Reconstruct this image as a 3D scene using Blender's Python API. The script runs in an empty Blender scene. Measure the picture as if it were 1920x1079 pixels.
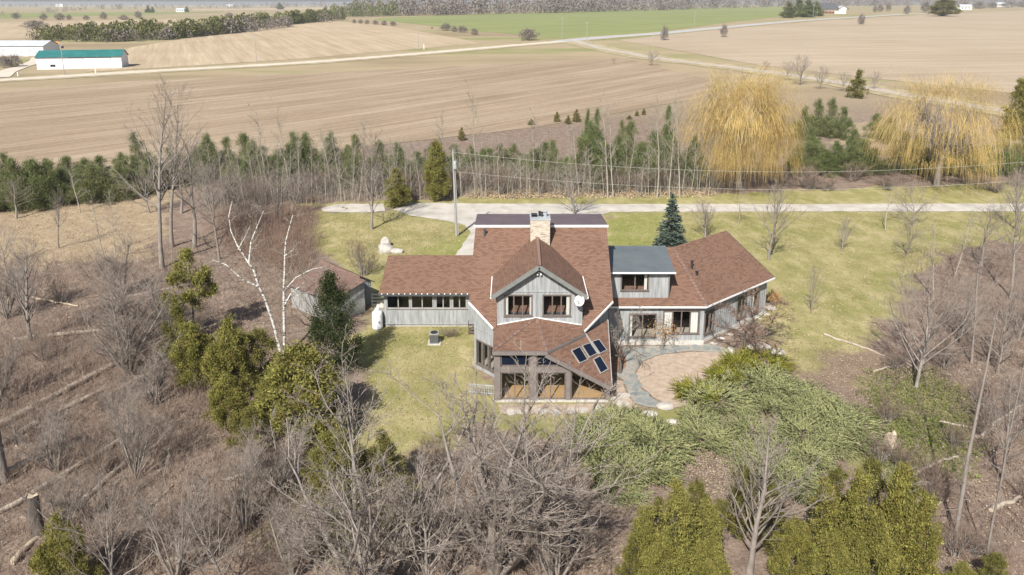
import bpy, bmesh, math, random
import numpy as np
from mathutils import Vector
S = bpy.context.scene
COL = S.collection
R = math.radians
rng = np.random.default_rng(7)
random.seed(7)

# ------------------------------------------------------------------ camera, sky, sun, exposure
FOC, VH, CAMH, PITCH = 1400.0, 8.0, 27.0, R(12.76)
cam = bpy.data.cameras.new('camera')
cam.sensor_width = 36.0
cam.lens = 36.0 * FOC / 1920.0
cam.shift_y = -0.1117
cam.clip_end = 20000
cam.clip_start = 0.5
cam_ob = bpy.data.objects.new('camera', cam)
COL.objects.link(cam_ob)
cam_ob.location = (0, 0, CAMH)
cam_ob.rotation_euler = (R(90) - PITCH, 0, 0)
S.camera = cam_ob

SUN_EL, SUN_HEAD = 43.0, 20.0          # light travels towards +Y, turned 20 degrees to +X
world = bpy.data.worlds.new('World')
S.world = world
world.use_nodes = True
wn = world.node_tree.nodes
bg = wn['Background']
sky = wn.new('ShaderNodeTexSky')
sky.sky_type = 'NISHITA'
sky.sun_disc = False
sky.sun_elevation = R(SUN_EL)
sky.sun_rotation = R(180 + SUN_HEAD)
sky.air_density = 1.0
sky.dust_density = 2.0
world.node_tree.links.new(sky.outputs[0], bg.inputs[0])
bg.inputs[1].default_value = 0.07
sun = bpy.data.lights.new('sun', 'SUN')
sun.energy = 5.0
sun.angle = R(0.55)
sun.color = (1.0, 0.95, 0.87)
sun_ob = bpy.data.objects.new('sun', sun)
COL.objects.link(sun_ob)
sun_ob.rotation_euler = (R(90 - SUN_EL), 0, -R(SUN_HEAD))
sun_ob.location = (-40, -60, 90)
S.view_settings.view_transform = 'Standard'
S.view_settings.look = 'None'
S.view_settings.exposure = 0.5
S.view_settings.gamma = 1.0
S.view_settings.use_curve_mapping = False

# ------------------------------------------------------------------ terrain and survey helpers
_ty = np.array([-500, 160, 220, 290, 400, 520, 650, 1000, 2000, 4000, 9000], float)
_tz = np.array([0, 0, 0.6, 2.0, 5.6, 9.0, 11.5, 14.5, 18.5, 21, 22], float)
def terrain(x, y):
    x = np.asarray(x, float); y = np.asarray(y, float)
    z = np.zeros(np.broadcast(x, y).shape)
    for dy, w in ((-40, .2), (-15, .3), (15, .3), (40, .2)):
        z = z + w * np.interp(y + dy, _ty, _tz)
    side = np.clip(0.86 + 0.55 * x / np.maximum(y, 150), 0.66, 1.08)
    z = z * side
    return z
def ray(u, v):
    x = (u - 960) / FOC; yy = (VH + FOC * math.tan(PITCH) - v) / FOC
    s, c = math.sin(PITCH), math.cos(PITCH)
    return np.array([x, c + yy * s, -s + yy * c])
def site(u, v, z=None):
    """ground point surveyed at photo position u, v"""
    d = ray(u, v)
    if z is not None:
        t = (z - CAMH) / d[2]
        return np.array([0, 0, CAMH]) + d * t
    lo, hi = 5.0, 9000.0
    for _ in range(48):
        m = .5 * (lo + hi); p = d * m
        if CAMH + p[2] > terrain(p[0], p[1]): lo = m
        else: hi = m
    p = d * lo
    return np.array([p[0], p[1], float(terrain(p[0], p[1]))])
def height_at(base, v_top):
    yy = (VH + FOC * math.tan(PITCH) - v_top) / FOC
    s, c = math.sin(PITCH), math.cos(PITCH)
    t = base[1] / (c + yy * s)
    return CAMH + (-s + yy * c) * t - base[2]
def wsize(base, px):
    return px * (base[1] * math.cos(PITCH) + (CAMH - base[2]) * math.sin(PITCH)) / FOC

# ------------------------------------------------------------------ object helpers
ORG = {}
def tag(o, label=None, cat=None, group=None, kind=None):
    if label: o['label'] = label
    if cat: o['category'] = cat
    if group: o['group'] = group
    if kind: o['kind'] = kind
    return o
def thing(name, loc, label, cat, group=None, rz=0.0):
    o = bpy.data.objects.new(name, None)
    o.empty_display_size = 0.3
    COL.objects.link(o)
    o.location = [float(a) for a in loc]
    o.rotation_euler = (0, 0, rz)
    ORG[o.name] = np.array(loc, float)
    return tag(o, label, cat, group)
def fast_mesh(name, V, F, mat=None, smooth=False, uv=None):
    """V (n,3); F list of arrays (k,3)/(k,4)"""
    me = bpy.data.meshes.new(name)
    V = np.asarray(V, np.float32)
    if not isinstance(F, (list, tuple)): F = [F]
    F = [np.asarray(f, np.int32) for f in F if len(f)]
    loops = np.concatenate([f.ravel() for f in F])
    tot = np.concatenate([np.full(len(f), f.shape[1], np.int32) for f in F])
    start = np.concatenate([[0], np.cumsum(tot)[:-1]]).astype(np.int32)
    me.vertices.add(len(V)); me.vertices.foreach_set('co', V.ravel())
    me.loops.add(len(loops)); me.loops.foreach_set('vertex_index', loops)
    me.polygons.add(len(tot))
    me.polygons.foreach_set('loop_start', start)
    me.polygons.foreach_set('loop_total', tot)
    if smooth: me.polygons.foreach_set('use_smooth', np.ones(len(tot), bool))
    if uv is not None:
        l = me.uv_layers.new(name='uv')
        l.data.foreach_set('uv', np.asarray(uv, np.float32)[loops].ravel())
    me.update(calc_edges=True)
    if mat: me.materials.append(mat)
    return me
def link(name, me, parent=None, loc=None):
    o = bpy.data.objects.new(name, me)
    COL.objects.link(o)
    if parent is not None: o.parent = parent
    if loc is not None: o.location = [float(a) for a in loc]
    return o
class MB:
    """collects polygons in world metres; build() links ONE mesh object"""
    def __init__(s): s.v = []; s.f = []; s.uv = []
    def poly(s, pts, uvs=None):
        b = len(s.v); s.v += [tuple(float(c) for c in p) for p in pts]
        s.f.append(list(range(b, b + len(pts))))
        s.uv += list(uvs) if uvs is not None else [(p[0], p[2]) for p in pts]
    def hexa(s, c):
        """8 corners: bottom 0-3 ccw, top 4-7"""
        for q in ((3, 2, 1, 0), (4, 5, 6, 7), (0, 1, 5, 4), (1, 2, 6, 5), (2, 3, 7, 6), (3, 0, 4, 7)):
            s.poly([c[i] for i in q])
    def box(s, x0, x1, y0, y1, z0, z1):
        s.hexa([(x0, y0, z0), (x1, y0, z0), (x1, y1, z0), (x0, y1, z0), (x0, y0, z1), (x1, y0, z1), (x1, y1, z1), (x0, y1, z1)])
    def bar(s, p, q, w, h, up=(0, 0, 1)):
        p = Vector(p); q = Vector(q); d = (q - p).normalized(); upv = Vector(up)
        sd = d.cross(upv)
        if sd.length < 1e-4: sd = d.cross(Vector((0, 1, 0)))
        sd.normalize(); un = sd.cross(d).normalized()
        a = sd * (w / 2); b = un * (h / 2)
        s.hexa([p - a - b, p + a - b, q + a - b, q - a - b, p - a + b, p + a + b, q + a + b, q - a + b])
    def cyl(s, p, q, r0, r1, n=10, cap=True):
        p = Vector(p); q = Vector(q); d = (q - p).normalized()
        a = d.cross(Vector((0, 0, 1)))
        if a.length < 1e-3: a = Vector((1, 0, 0))
        a.normalize(); b = d.cross(a)
        A = [p + (a * math.cos(t) + b * math.sin(t)) * r0 for t in [2 * math.pi * i / n for i in range(n)]]
        B = [q + (a * math.cos(t) + b * math.sin(t)) * r1 for t in [2 * math.pi * i / n for i in range(n)]]
        for i in range(n):
            j = (i + 1) % n; s.poly([A[i], A[j], B[j], B[i]])
        if cap: s.poly(A[::-1]); s.poly(B)
    def lathe(s, c, prof, n=14):
        c = Vector(c)
        rings = [[c + Vector((r * math.cos(2 * math.pi * i / n), r * math.sin(2 * math.pi * i / n), z)) for i in range(n)] for r, z in prof]
        for a, b in zip(rings, rings[1:]):
            for i in range(n):
                j = (i + 1) % n; s.poly([a[i], a[j], b[j], b[i]])
    def build(s, name, mat, parent=None, smooth=False):
        o0 = np.zeros(3)
        p = parent
        while p is not None:
            if p.name in ORG: o0 = ORG[p.name]; break
            p = p.parent
        me = bpy.data.meshes.new(name)
        me.from_pydata([(v[0] - o0[0], v[1] - o0[1], v[2] - o0[2]) for v in s.v], [], s.f)
        l = me.uv_layers.new(name='uv')
        li = np.zeros(len(me.loops), np.int32); me.loops.foreach_get('vertex_index', li)
        l.data.foreach_set('uv', np.array(s.uv, np.float32)[li].ravel())
        if smooth: me.polygons.foreach_set('use_smooth', np.ones(len(me.polygons), bool))
        me.materials.append(mat)
        return link(name, me, parent)
def copy_tree(o, parent=None):
    c = o.copy(); COL.objects.link(c); c.parent = parent
    for ch in list(o.children): copy_tree(ch, c)
    return c

# ------------------------------------------------------------------ materials
def mat_new(name):
    m = bpy.data.materials.new(name); m.use_nodes = True
    nt = m.node_tree; b = nt.nodes['Principled BSDF']
    b.inputs['Specular IOR Level'].default_value = 0.25
    return m, nt, b
def ramp(nt, fac, stops):
    r = nt.nodes.new('ShaderNodeValToRGB')
    while len(r.color_ramp.elements) < len(stops): r.color_ramp.elements.new(.5)
    for e, (p, c) in zip(r.color_ramp.elements, stops):
        e.position = p; e.color = (*c, 1)
    nt.links.new(fac, r.inputs[0]); return r.outputs[0]
def noise(nt, scale, detail=4, vec=None, rough=.6):
    n = nt.nodes.new('ShaderNodeTexNoise')
    n.inputs['Scale'].default_value = scale; n.inputs['Detail'].default_value = detail; n.inputs['Roughness'].default_value = rough
    if vec is not None: nt.links.new(vec, n.inputs['Vector'])
    return n.outputs[0]
def mixc(nt, fac, a, b, mode='MIX'):
    m = nt.nodes.new('ShaderNodeMix'); m.data_type = 'RGBA'; m.blend_type = mode
    for sock, val in ((m.inputs[0], fac), (m.inputs[6], a), (m.inputs[7], b)):
        if hasattr(val, 'links'): nt.links.new(val, sock)
        elif isinstance(val, tuple): sock.default_value = (*val, 1)
        else: sock.default_value = val
    return m.outputs[2]
def mth(nt, op, a, b=0.0, c=None):
    m = nt.nodes.new('ShaderNodeMath'); m.operation = op
    for i, val in enumerate((a, b, c)):
        if val is None: continue
        if hasattr(val, 'links'): nt.links.new(val, m.inputs[i])
        else: m.inputs[i].default_value = val
    return m.outputs[0]
def bump(nt, b, fac, strength, dist):
    n = nt.nodes.new('ShaderNodeBump'); n.inputs['Strength'].default_value = strength; n.inputs['Distance'].default_value = dist
    nt.links.new(fac, n.inputs['Height']); nt.links.new(n.outputs[0], b.inputs['Normal'])
def geo_pos(nt):
    return nt.nodes.new('ShaderNodeNewGeometry').outputs['Position']
def obj_vec(nt):
    return nt.nodes.new('ShaderNodeTexCoord').outputs['Object']
def mp(nt, vec, scale=(1, 1, 1), rot=(0, 0, 0)):
    m = nt.nodes.new('ShaderNodeMapping'); m.inputs['Scale'].default_value = scale; m.inputs['Rotation'].default_value = rot
    nt.links.new(vec, m.inputs['Vector']); return m.outputs[0]
def simple(name, stops, scale=3.0, detail=5, rough=.85, stretch=(1, 1, 1), bmp=0.0, world_pos=False):
    m, nt, b = mat_new(name)
    v = mp(nt, geo_pos(nt) if world_pos else obj_vec(nt), stretch)
    n = noise(nt, scale, detail, v)
    nt.links.new(ramp(nt, n, stops), b.inputs['Base Color'])
    b.inputs['Roughness'].default_value = rough
    if bmp: bump(nt, b, n, bmp, .03)
    return m
def bark(name, c0, c1, c2=None):
    m, nt, b = mat_new(name)
    v = mp(nt, obj_vec(nt), (3, 3, .7))
    n = noise(nt, 2.2, 5, v)
    col = ramp(nt, n, [(.3, c0), (.7, c1)])
    oi = nt.nodes.new('ShaderNodeObjectInfo').outputs['Random']
    col = mixc(nt, mth(nt, 'MULTIPLY', oi, .45), col, c2 or c0)
    nt.links.new(col, b.inputs['Base Color']); b.inputs['Roughness'].default_value = .9
    return m
def leafy(name, cols, vary=None, transl=.15, brown=None):
    m, nt, b = mat_new(name)
    ri = nt.nodes.new('ShaderNodeNewGeometry').outputs['Random Per Island']
    n = noise(nt, .9, 3, obj_vec(nt))
    k = mth(nt, 'ADD', mth(nt, 'MULTIPLY', ri, .55), mth(nt, 'MULTIPLY', n, .5))
    pos = [.12, .45, .75, .98][:len(cols)]
    col = ramp(nt, k, list(zip(pos, cols)))
    if brown:   # dead brown sprays in patches, then dark patches painted as shaded gaps
        nb_ = noise(nt, 1.7, 4, mp(nt, obj_vec(nt), (1, 1, .8)), .7)
        col = mixc(nt, mth(nt, 'MULTIPLY', ramp(nt, mth(nt, 'ADD', nb_, mth(nt, 'MULTIPLY', ri, .12)), [(.60, (0, 0, 0)), (.70, (1, 1, 1))]), .85), col, brown)
        nd_ = noise(nt, 2.6, 4, obj_vec(nt), .7)
        col = mixc(nt, mth(nt, 'MULTIPLY', ramp(nt, nd_, [(.40, (1, 1, 1)), (.52, (0, 0, 0))]), .7), col, cols[0])
    if vary:
        oi = nt.nodes.new('ShaderNodeObjectInfo').outputs['Random']
        col = mixc(nt, mth(nt, 'MULTIPLY', oi, .6), col, vary, 'MIX')
    nt.links.new(col, b.inputs['Base Color']); b.inputs['Roughness'].default_value = .7
    b.inputs['Specular IOR Level'].default_value = .15
    if transl:
        out = nt.nodes['Material Output']
        t = nt.nodes.new('ShaderNodeBsdfTranslucent'); nt.links.new(col, t.inputs[0])
        mx = nt.nodes.new('ShaderNodeMixShader'); mx.inputs[0].default_value = transl
        nt.links.new(b.outputs[0], mx.inputs[1]); nt.links.new(t.outputs[0], mx.inputs[2]); nt.links.new(mx.outputs[0], out.inputs[0])
    return m
M = {}
M['white'] = simple('white_paint', [(.3, (.72, .72, .70)), (.7, (.82, .82, .80))], 2)
M['siding'] = simple('weathered_grey_boards', [(.25, (.18, .19, .195)), (.5, (.305, .32, .328)), (.75, (.43, .44, .445))], 1.6, 7, .85, (3, 3, .35), .2)
M['batten'] = simple('weathered_battens', [(.3, (.26, .275, .285)), (.7, (.41, .425, .435))], 1.6, 6, .85, (3, 3, .35))
M['shed_wood'] = simple('blue_grey_shed_boards', [(.3, (.19, .215, .24)), (.7, (.29, .315, .34))], 1.6, 6, .85, (3, 3, .35), .2)
M['shed_old'] = simple('bleached_shed_boards', [(.3, (.24, .25, .25)), (.7, (.45, .45, .44))], 1.2, 6, .85, (3, 3, .4), .2)
M['timber'] = simple('taupe_timber', [(.3, (.155, .132, .125)), (.7, (.215, .19, .18))], 1.5, 6, .8, (1, 1, 1), .1)
M['frame'] = simple('brown_window_frame', [(.3, (.12, .095, .085)), (.7, (.17, .14, .125))], 2, 4, .6)
M['skyframe'] = simple('grey_skylight_frame', [(.3, (.25, .245, .235)), (.7, (.36, .35, .335))], 2, 4, .5)
M['dark'] = simple('dark_room', [(.3, (.025, .022, .02)), (.7, (.04, .035, .03))], 1)  # near-black colour paints in the gloom of unlit rooms
M['trimgrey'] = simple('grey_green_fascia', [(.3, (.16, .17, .165)), (.7, (.21, .22, .21))], 2, 4, .6)
M['darktrim'] = simple('dark_grey_fascia', [(.3, (.055, .06, .065)), (.7, (.085, .09, .095))], 2, 4, .6)
M['concrete'] = simple('pale_concrete', [(.3, (.42, .40, .36)), (.7, (.55, .53, .49))], 2, 6, .9)
M['metal'] = simple('galvanised_metal', [(.3, (.30, .33, .35)), (.7, (.45, .48, .5))], 3, 4, .45)
M['blackmetal'] = simple('black_metal', [(.3, (.02, .02, .022)), (.7, (.05, .05, .055))], 3, 4, .5)
M['curtain'] = simple('white_curtain', [(.3, (.66, .65, .60)), (.7, (.78, .77, .73))], 4, 3, .9, (6, 6, .3))
M['woodfloor'] = simple('warm_wood_floor', [(.25, (.40, .24, .11)), (.6, (.52, .33, .16)), (.8, (.60, .40, .21))], 1.2, 6, .5, (.5, 6, 1))
M['inwall'] = simple('room_plaster', [(.3, (.36, .31, .25)), (.7, (.44, .38, .31))], 1.2, 4, .9)
M['pole_wood'] = simple('weathered_pole', [(.3, (.25, .24, .225)), (.7, (.38, .37, .35))], 2, 5, .9, (3, 3, .3))
M['wire'] = simple('pale_wire', [(.3, (.42, .42, .36)), (.7, (.5, .5, .44))], 2, 2, .5)
M['tank'] = simple('white_tank_enamel', [(.3, (.70, .72, .76)), (.7, (.80, .82, .85))], 2, 4, .35)
M['barnwhite'] = simple('white_barn_metal', [(.3, (.66, .68, .72)), (.7, (.76, .78, .81))], .5, 3, .5)
M['barngreen'] = simple('teal_barn_roof', [(.3, (.022, .13, .13)), (.7, (.035, .175, .17))], .4, 3, .45)
M['barngrey'] = simple('pale_grey_barn_roof', [(.3, (.42, .45, .49)), (.7, (.52, .55, .59))], .4, 3, .45)
M['orange'] = simple('orange_machine_paint', [(.3, (.62, .25, .07)), (.7, (.72, .33, .1))], 2, 3, .5)
M['redwood'] = simple('red_brown_boards', [(.3, (.22, .08, .05)), (.7, (.3, .12, .08))], 2, 3, .7)
M['darkroof'] = simple('charcoal_roof', [(.3, (.06, .065, .075)), (.7, (.1, .105, .115))], .5, 3, .8)
M['rock'] = simple('pale_granite', [(.25, (.28, .26, .24)), (.55, (.46, .43, .39)), (.8, (.58, .55, .5))], 2.2, 7, .9, (1, 1, 1), .5)
M['flag'] = simple('blue_grey_flagstone', [(.25, (.16, .175, .175)), (.55, (.25, .265, .255)), (.8, (.33, .33, .31))], 1.3, 7, .85, (1, 1, 1), .3, True)
M['flagpale'] = simple('pale_flagstone', [(.25, (.38, .35, .31)), (.55, (.48, .45, .40)), (.8, (.56, .53, .48))], 1.3, 7, .85, (1, 1, 1), .3, True)
M['log'] = simple('fallen_log_bark', [(.25, (.24, .195, .16)), (.5, (.40, .345, .285)), (.8, (.55, .48, .40))], 2.5, 6, .9, (1, 1, 1), .4)
M['stump'] = simple('pale_split_wood', [(.3, (.42, .34, .25)), (.7, (.58, .49, .38))], 2.5, 6, .9, (4, 4, .6), .3)

def shingle(name, cols, bw=.34, bh=.15):
    m, nt, b = mat_new(name)
    tc = nt.nodes.new('ShaderNodeTexCoord').outputs['UV']
    br = nt.nodes.new('ShaderNodeTexBrick')
    br.inputs['Scale'].default_value = 1.0
    br.inputs['Brick Width'].default_value = bw; br.inputs['Row Height'].default_value = bh
    br.inputs['Mortar Size'].default_value = .018; br.inputs['Mortar Smooth'].default_value = .4
    br.inputs['Color1'].default_value = (0, 0, 0, 1); br.inputs['Color2'].default_value = (1, 1, 1, 1); br.inputs['Mortar'].default_value = (.3, .3, .3, 1)
    nt.links.new(tc, br.inputs['Vector'])
    n1 = noise(nt, 14.0, 2, tc); n2 = noise(nt, .55, 4, tc)
    # each shingle tab has its own tone
    k = mth(nt, 'ADD', mth(nt, 'MULTIPLY', br.outputs['Color'], .6), mth(nt, 'ADD', mth(nt, 'MULTIPLY', n1, .18), mth(nt, 'MULTIPLY', n2, .28)))
    col = ramp(nt, k, list(zip((.12, .4, .62, .9), cols)))
    col = mixc(nt, mth(nt, 'MULTIPLY', br.outputs['Fac'], .55), col, (.06, .045, .04))
    nt.links.new(col, b.inputs['Base Color']); b.inputs['Roughness'].default_value = .92
    sub = mth(nt, 'SUBTRACT', 1.0, br.outputs['Fac'])
    bump(nt, b, sub, .5, .02)
    return m
M['roof'] = shingle('brown_asphalt_shingles', [(.120, .068, .049), (.175, .099, .069), (.220, .126, .086), (.188, .120, .092)])
M['roof_shed'] = shingle('old_red_shingles', [(.14, .088, .07), (.19, .122, .096), (.235, .15, .12), (.18, .125, .105)])
M['membrane'] = simple('plum_brown_sheet_roof', [(.3, (.115, .088, .098)), (.7, (.15, .117, .125))], .8, 5, .6)
M['sheetgrey'] = simple('slate_grey_sheet_roof', [(.3, (.105, .125, .135)), (.7, (.145, .165, .175))], .8, 5, .45)
def brickmat():
    m, nt, b = mat_new('buff_chimney_brick')
    tc = nt.nodes.new('ShaderNodeTexCoord').outputs['UV']
    br = nt.nodes.new('ShaderNodeTexBrick')
    br.inputs['Scale'].default_value = 1.0; br.inputs['Brick Width'].default_value = .23; br.inputs['Row Height'].default_value = .085
    br.inputs['Mortar Size'].default_value = .008
    br.inputs['Color1'].default_value = (0, 0, 0, 1); br.inputs['Color2'].default_value = (1, 1, 1, 1); br.inputs['Mortar'].default_value = (.7, .7, .7, 1)
    nt.links.new(tc, br.inputs['Vector'])
    k = mth(nt, 'ADD', mth(nt, 'MULTIPLY', br.outputs['Color'], .75), mth(nt, 'MULTIPLY', noise(nt, 2.2, 4, tc), .3))
    nt.links.new(ramp(nt, k, [(.08, (.15, .13, .115)), (.24, (.38, .335, .27)), (.5, (.50, .445, .365)), (.9, (.58, .53, .45))]), b.inputs['Base Color'])
    b.inputs['Roughness'].default_value = .9
    bump(nt, b, mth(nt, 'SUBTRACT', 1.0, br.outputs['Fac']), .5, .02)
    return m
M['brick'] = brickmat()
def glassmat(name, tint, base_refl=.08):
    m, nt, b = mat_new(name)
    out = nt.nodes['Material Output']
    t = nt.nodes.new('ShaderNodeBsdfTransparent'); t.inputs[0].default_value = (*tint, 1)
    g = nt.nodes.new('ShaderNodeBsdfGlossy'); g.inputs['Roughness'].default_value = .02; g.inputs['Color'].default_value = (.9, .94, 1, 1)
    fr = nt.nodes.new('ShaderNodeLayerWeight'); fr.inputs[0].default_value = .5
    k = mth(nt, 'ADD', mth(nt, 'MULTIPLY', mth(nt, 'POWER', fr.outputs['Facing'], 4.0), .8), .035 + base_refl)
    mx = nt.nodes.new('ShaderNodeMixShader')
    nt.links.new(k, mx.inputs[0]); nt.links.new(t.outputs[0], mx.inputs[1]); nt.links.new(g.outputs[0], mx.inputs[2])
    nt.links.new(mx.outputs[0], out.inputs[0])
    return m
M['glass'] = glassmat('window_glass', (.88, .9, .91), .0)
M['skyglass'] = simple('painted_navy_pane', [(.3, (.006, .010, .022)), (.7, (.010, .016, .032))], .8, 3, .12)  # opaque navy painted in for dark room below and reflected blue sky
M['screen'] = glassmat('porch_glass', (.5, .55, .6), .02)

# vegetation
M['bark_grey'] = bark('grey_bark', (.16, .14, .125), (.34, .31, .28), (.2, .17, .15))
M['twig_grey'] = bark('grey_twigs', (.20, .168, .142), (.37, .322, .28), (.23, .18, .145))
M['bark_dark'] = bark('dark_bark', (.07, .06, .055), (.17, .15, .135))
M['twig_brown'] = bark('brown_twigs', (.17, .115, .085), (.30, .215, .165), (.21, .125, .09))
M['bark_pale'] = bark('pale_bark', (.26, .235, .195), (.42, .39, .33), (.30, .265, .215))
M['twig_pale'] = bark('pale_twigs', (.27, .24, .20), (.40, .36, .31), (.30, .25, .21))
M['brushmat'] = bark('undergrowth_stems', (.17, .122, .095), (.36, .285, .23))
def birchmat():
    m, nt, b = mat_new('white_birch_bark')
    v = mp(nt, obj_vec(nt), (2, 2, 5))
    n = noise(nt, 1.3, 5, v)
    nt.links.new(ramp(nt, n, [(.38, (.06, .055, .05)), (.47, (.42, .40, .37)), (.6, (.66, .65, .62)), (.8, (.76, .75, .72))]), b.inputs['Base Color'])
    b.inputs['Roughness'].default_value = .8
    return m
M['birch'] = birchmat()
M['cedar'] = leafy('golden_green_cedar', [(.085, .088, .026), (.205, .20, .05), (.345, .32, .08), (.46, .41, .13)], (.22, .21, .06), brown=(.20, .135, .05))
M['cedar_dark'] = leafy('olive_cedar', [(.065, .07, .024), (.15, .15, .04), (.26, .24, .06), (.38, .32, .095)], (.18, .165, .05), brown=(.19, .13, .06))
M['hemlock'] = leafy('dark_hemlock', [(.012, .02, .01), (.03, .045, .016), (.055, .07, .02), (.13, .11, .03)], None, .08)
M['spruce'] = leafy('blue_spruce_needles', [(.05, .075, .06), (.095, .13, .105), (.15, .195, .16), (.22, .265, .225)], None, .08)
M['pine'] = leafy('green_pine_needles', [(.065, .095, .038), (.13, .175, .062), (.20, .245, .09), (.30, .31, .14)], (.20, .205, .095), brown=(.17, .15, .07))
M['juniper'] = leafy('pale_juniper', [(.115, .138, .052), (.255, .282, .12), (.405, .42, .20), (.56, .56, .31)], (.345, .36, .175), brown=(.26, .21, .11))
M['juniper_gold'] = leafy('gold_juniper', [(.08, .10, .012), (.17, .18, .02), (.29, .27, .035), (.36, .32, .06)])
M['willow'] = leafy('golden_willow_strands', [(.43, .30, .105), (.56, .41, .155), (.65, .51, .23), (.70, .59, .34)], None, .25)
M['dryleaf'] = leafy('dry_tan_leaves', [(.19, .138, .10), (.31, .242, .178), (.43, .35, .265), (.54, .455, .36)], None, .1)
M['rustleaf'] = leafy('rusty_leaves', [(.26, .14, .06), (.40, .25, .12), (.5, .34, .18), (.55, .42, .25)], None, .15)
M['weeds'] = leafy('low_green_weeds', [(.06, .085, .025), (.12, .15, .04), (.19, .21, .06), (.28, .27, .1)], None, .1)
M['strawgrass'] = leafy('dry_straw_grass', [(.28, .21, .13), (.38, .295, .195), (.46, .37, .25), (.33, .28, .16)], None, .1)
M['farwood'] = leafy('far_bare_woods', [(.13, .11, .10), (.19, .165, .15), (.25, .215, .195), (.3, .26, .235)], None, 0)
M['farcedar'] = leafy('far_cedar_woods', [(.045, .06, .022), (.09, .105, .032), (.15, .145, .048), (.20, .165, .07)], None, 0)
# ------------------------------------------------------------------ ground
def poly_dist(P, poly):
    """signed distance (positive inside) of points P (n,2) to polygon"""
    poly = np.asarray(poly, float)
    d = np.full(len(P), 1e9); inside = np.zeros(len(P), bool)
    for a, b in zip(poly, np.roll(poly, -1, 0)):
        e = b - a; w = P - a
        t = np.clip((w @ e) / max(e @ e, 1e-9), 0, 1)
        d = np.minimum(d, np.hypot(*(w - t[:, None] * e).T))
        c = (a[1] > P[:, 1]) != (b[1] > P[:, 1])
        with np.errstate(divide='ignore', invalid='ignore'):
            xi = a[0] + (P[:, 1] - a[1]) / (b[1] - a[1]) * (b[0] - a[0])
        inside ^= c & (P[:, 0] < xi)
    return np.where(inside, d, -d)
def px(poly): return [site(u, v)[:2] for u, v in poly]
def wob(P, s, seed=0):
    x, y = P[:, 0] * s, P[:, 1] * s
    return (np.sin(x * 1.3 + seed) * np.cos(y * 1.7 - seed * 2) + .6 * np.sin(x * 3.1 + y * 2.3 + seed * 3) + .4 * np.sin(y * 5.3 - x * 4.1 + seed)) / 2
LAWN_BACK = px([(586, 402), (600, 398), (720, 398), (760, 390), (1140, 390), (1140, 480), (860, 500), (720, 565), (690, 560), (640, 500), (592, 470)])
LAWN_SIDE = px([(690, 590), (720, 556), (890, 600), (905, 690), (935, 745), (900, 800), (760, 850), (660, 860), (680, 780), (690, 720), (660, 640)])
LAWN_EAST = px([(1130, 392), (2300, 392), (2300, 440), (1930, 452), (1800, 462), (1735, 500), (1700, 560), (1610, 640), (1500, 690), (1440, 650), (1440, 560), (1340, 480), (1130, 480)])
LAWN_VERGE = px([(560, 383), (900, 371), (1300, 366), (1640, 352), (2300, 330), (2300, 392), (880, 392)])
LAWN_FRONT = px([(860, 753), (1140, 753), (1290, 770), (1290, 830), (1240, 860), (900, 790)])
GREENPX = [[(1620, 700), (1750, 690), (1820, 740), (1840, 860), (1700, 850), (1630, 800)], [(1600, 790), (1800, 780), (1830, 900), (1640, 900)], [(500, 930), (620, 880), (680, 960), (640, 1060), (520, 1020)],
         [(1140, 398), (1250, 398), (1250, 470), (1140, 470)], [(700, 500), (890, 430), (890, 475), (720, 556)]]
STRAWPX = [[(-300, 405), (200, 350), (330, 345), (300, 480), (100, 500), (-300, 520)], [(860, 350), (1320, 345), (1320, 372), (860, 376)], [(1480, 380), (2300, 330), (2300, 380), (1480, 384)],
         [(1560, 230), (1650, 230), (1650, 275), (1560, 270)]]
GREEN = [px(p) for p in GREENPX]; STRAW = [px(p) for p in STRAWPX]
DIRT = [px([(1440, 650), (1620, 640), (1720, 700), (1640, 730), (1500, 720), (1440, 690)]), px([(880, 590), (930, 690), (930, 760), (880, 740), (886, 650)])]
DRIVE = px([(2400, 380), (1920, 382), (1500, 383), (1100, 383), (900, 382), (800, 381), (748, 384), (738, 394), (775, 406), (830, 413), (872, 423), (884, 438), (855, 476), (850, 500), (930, 500), (1000, 440), (1145, 398), (1500, 397), (1920, 397), (2400, 400)])
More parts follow.
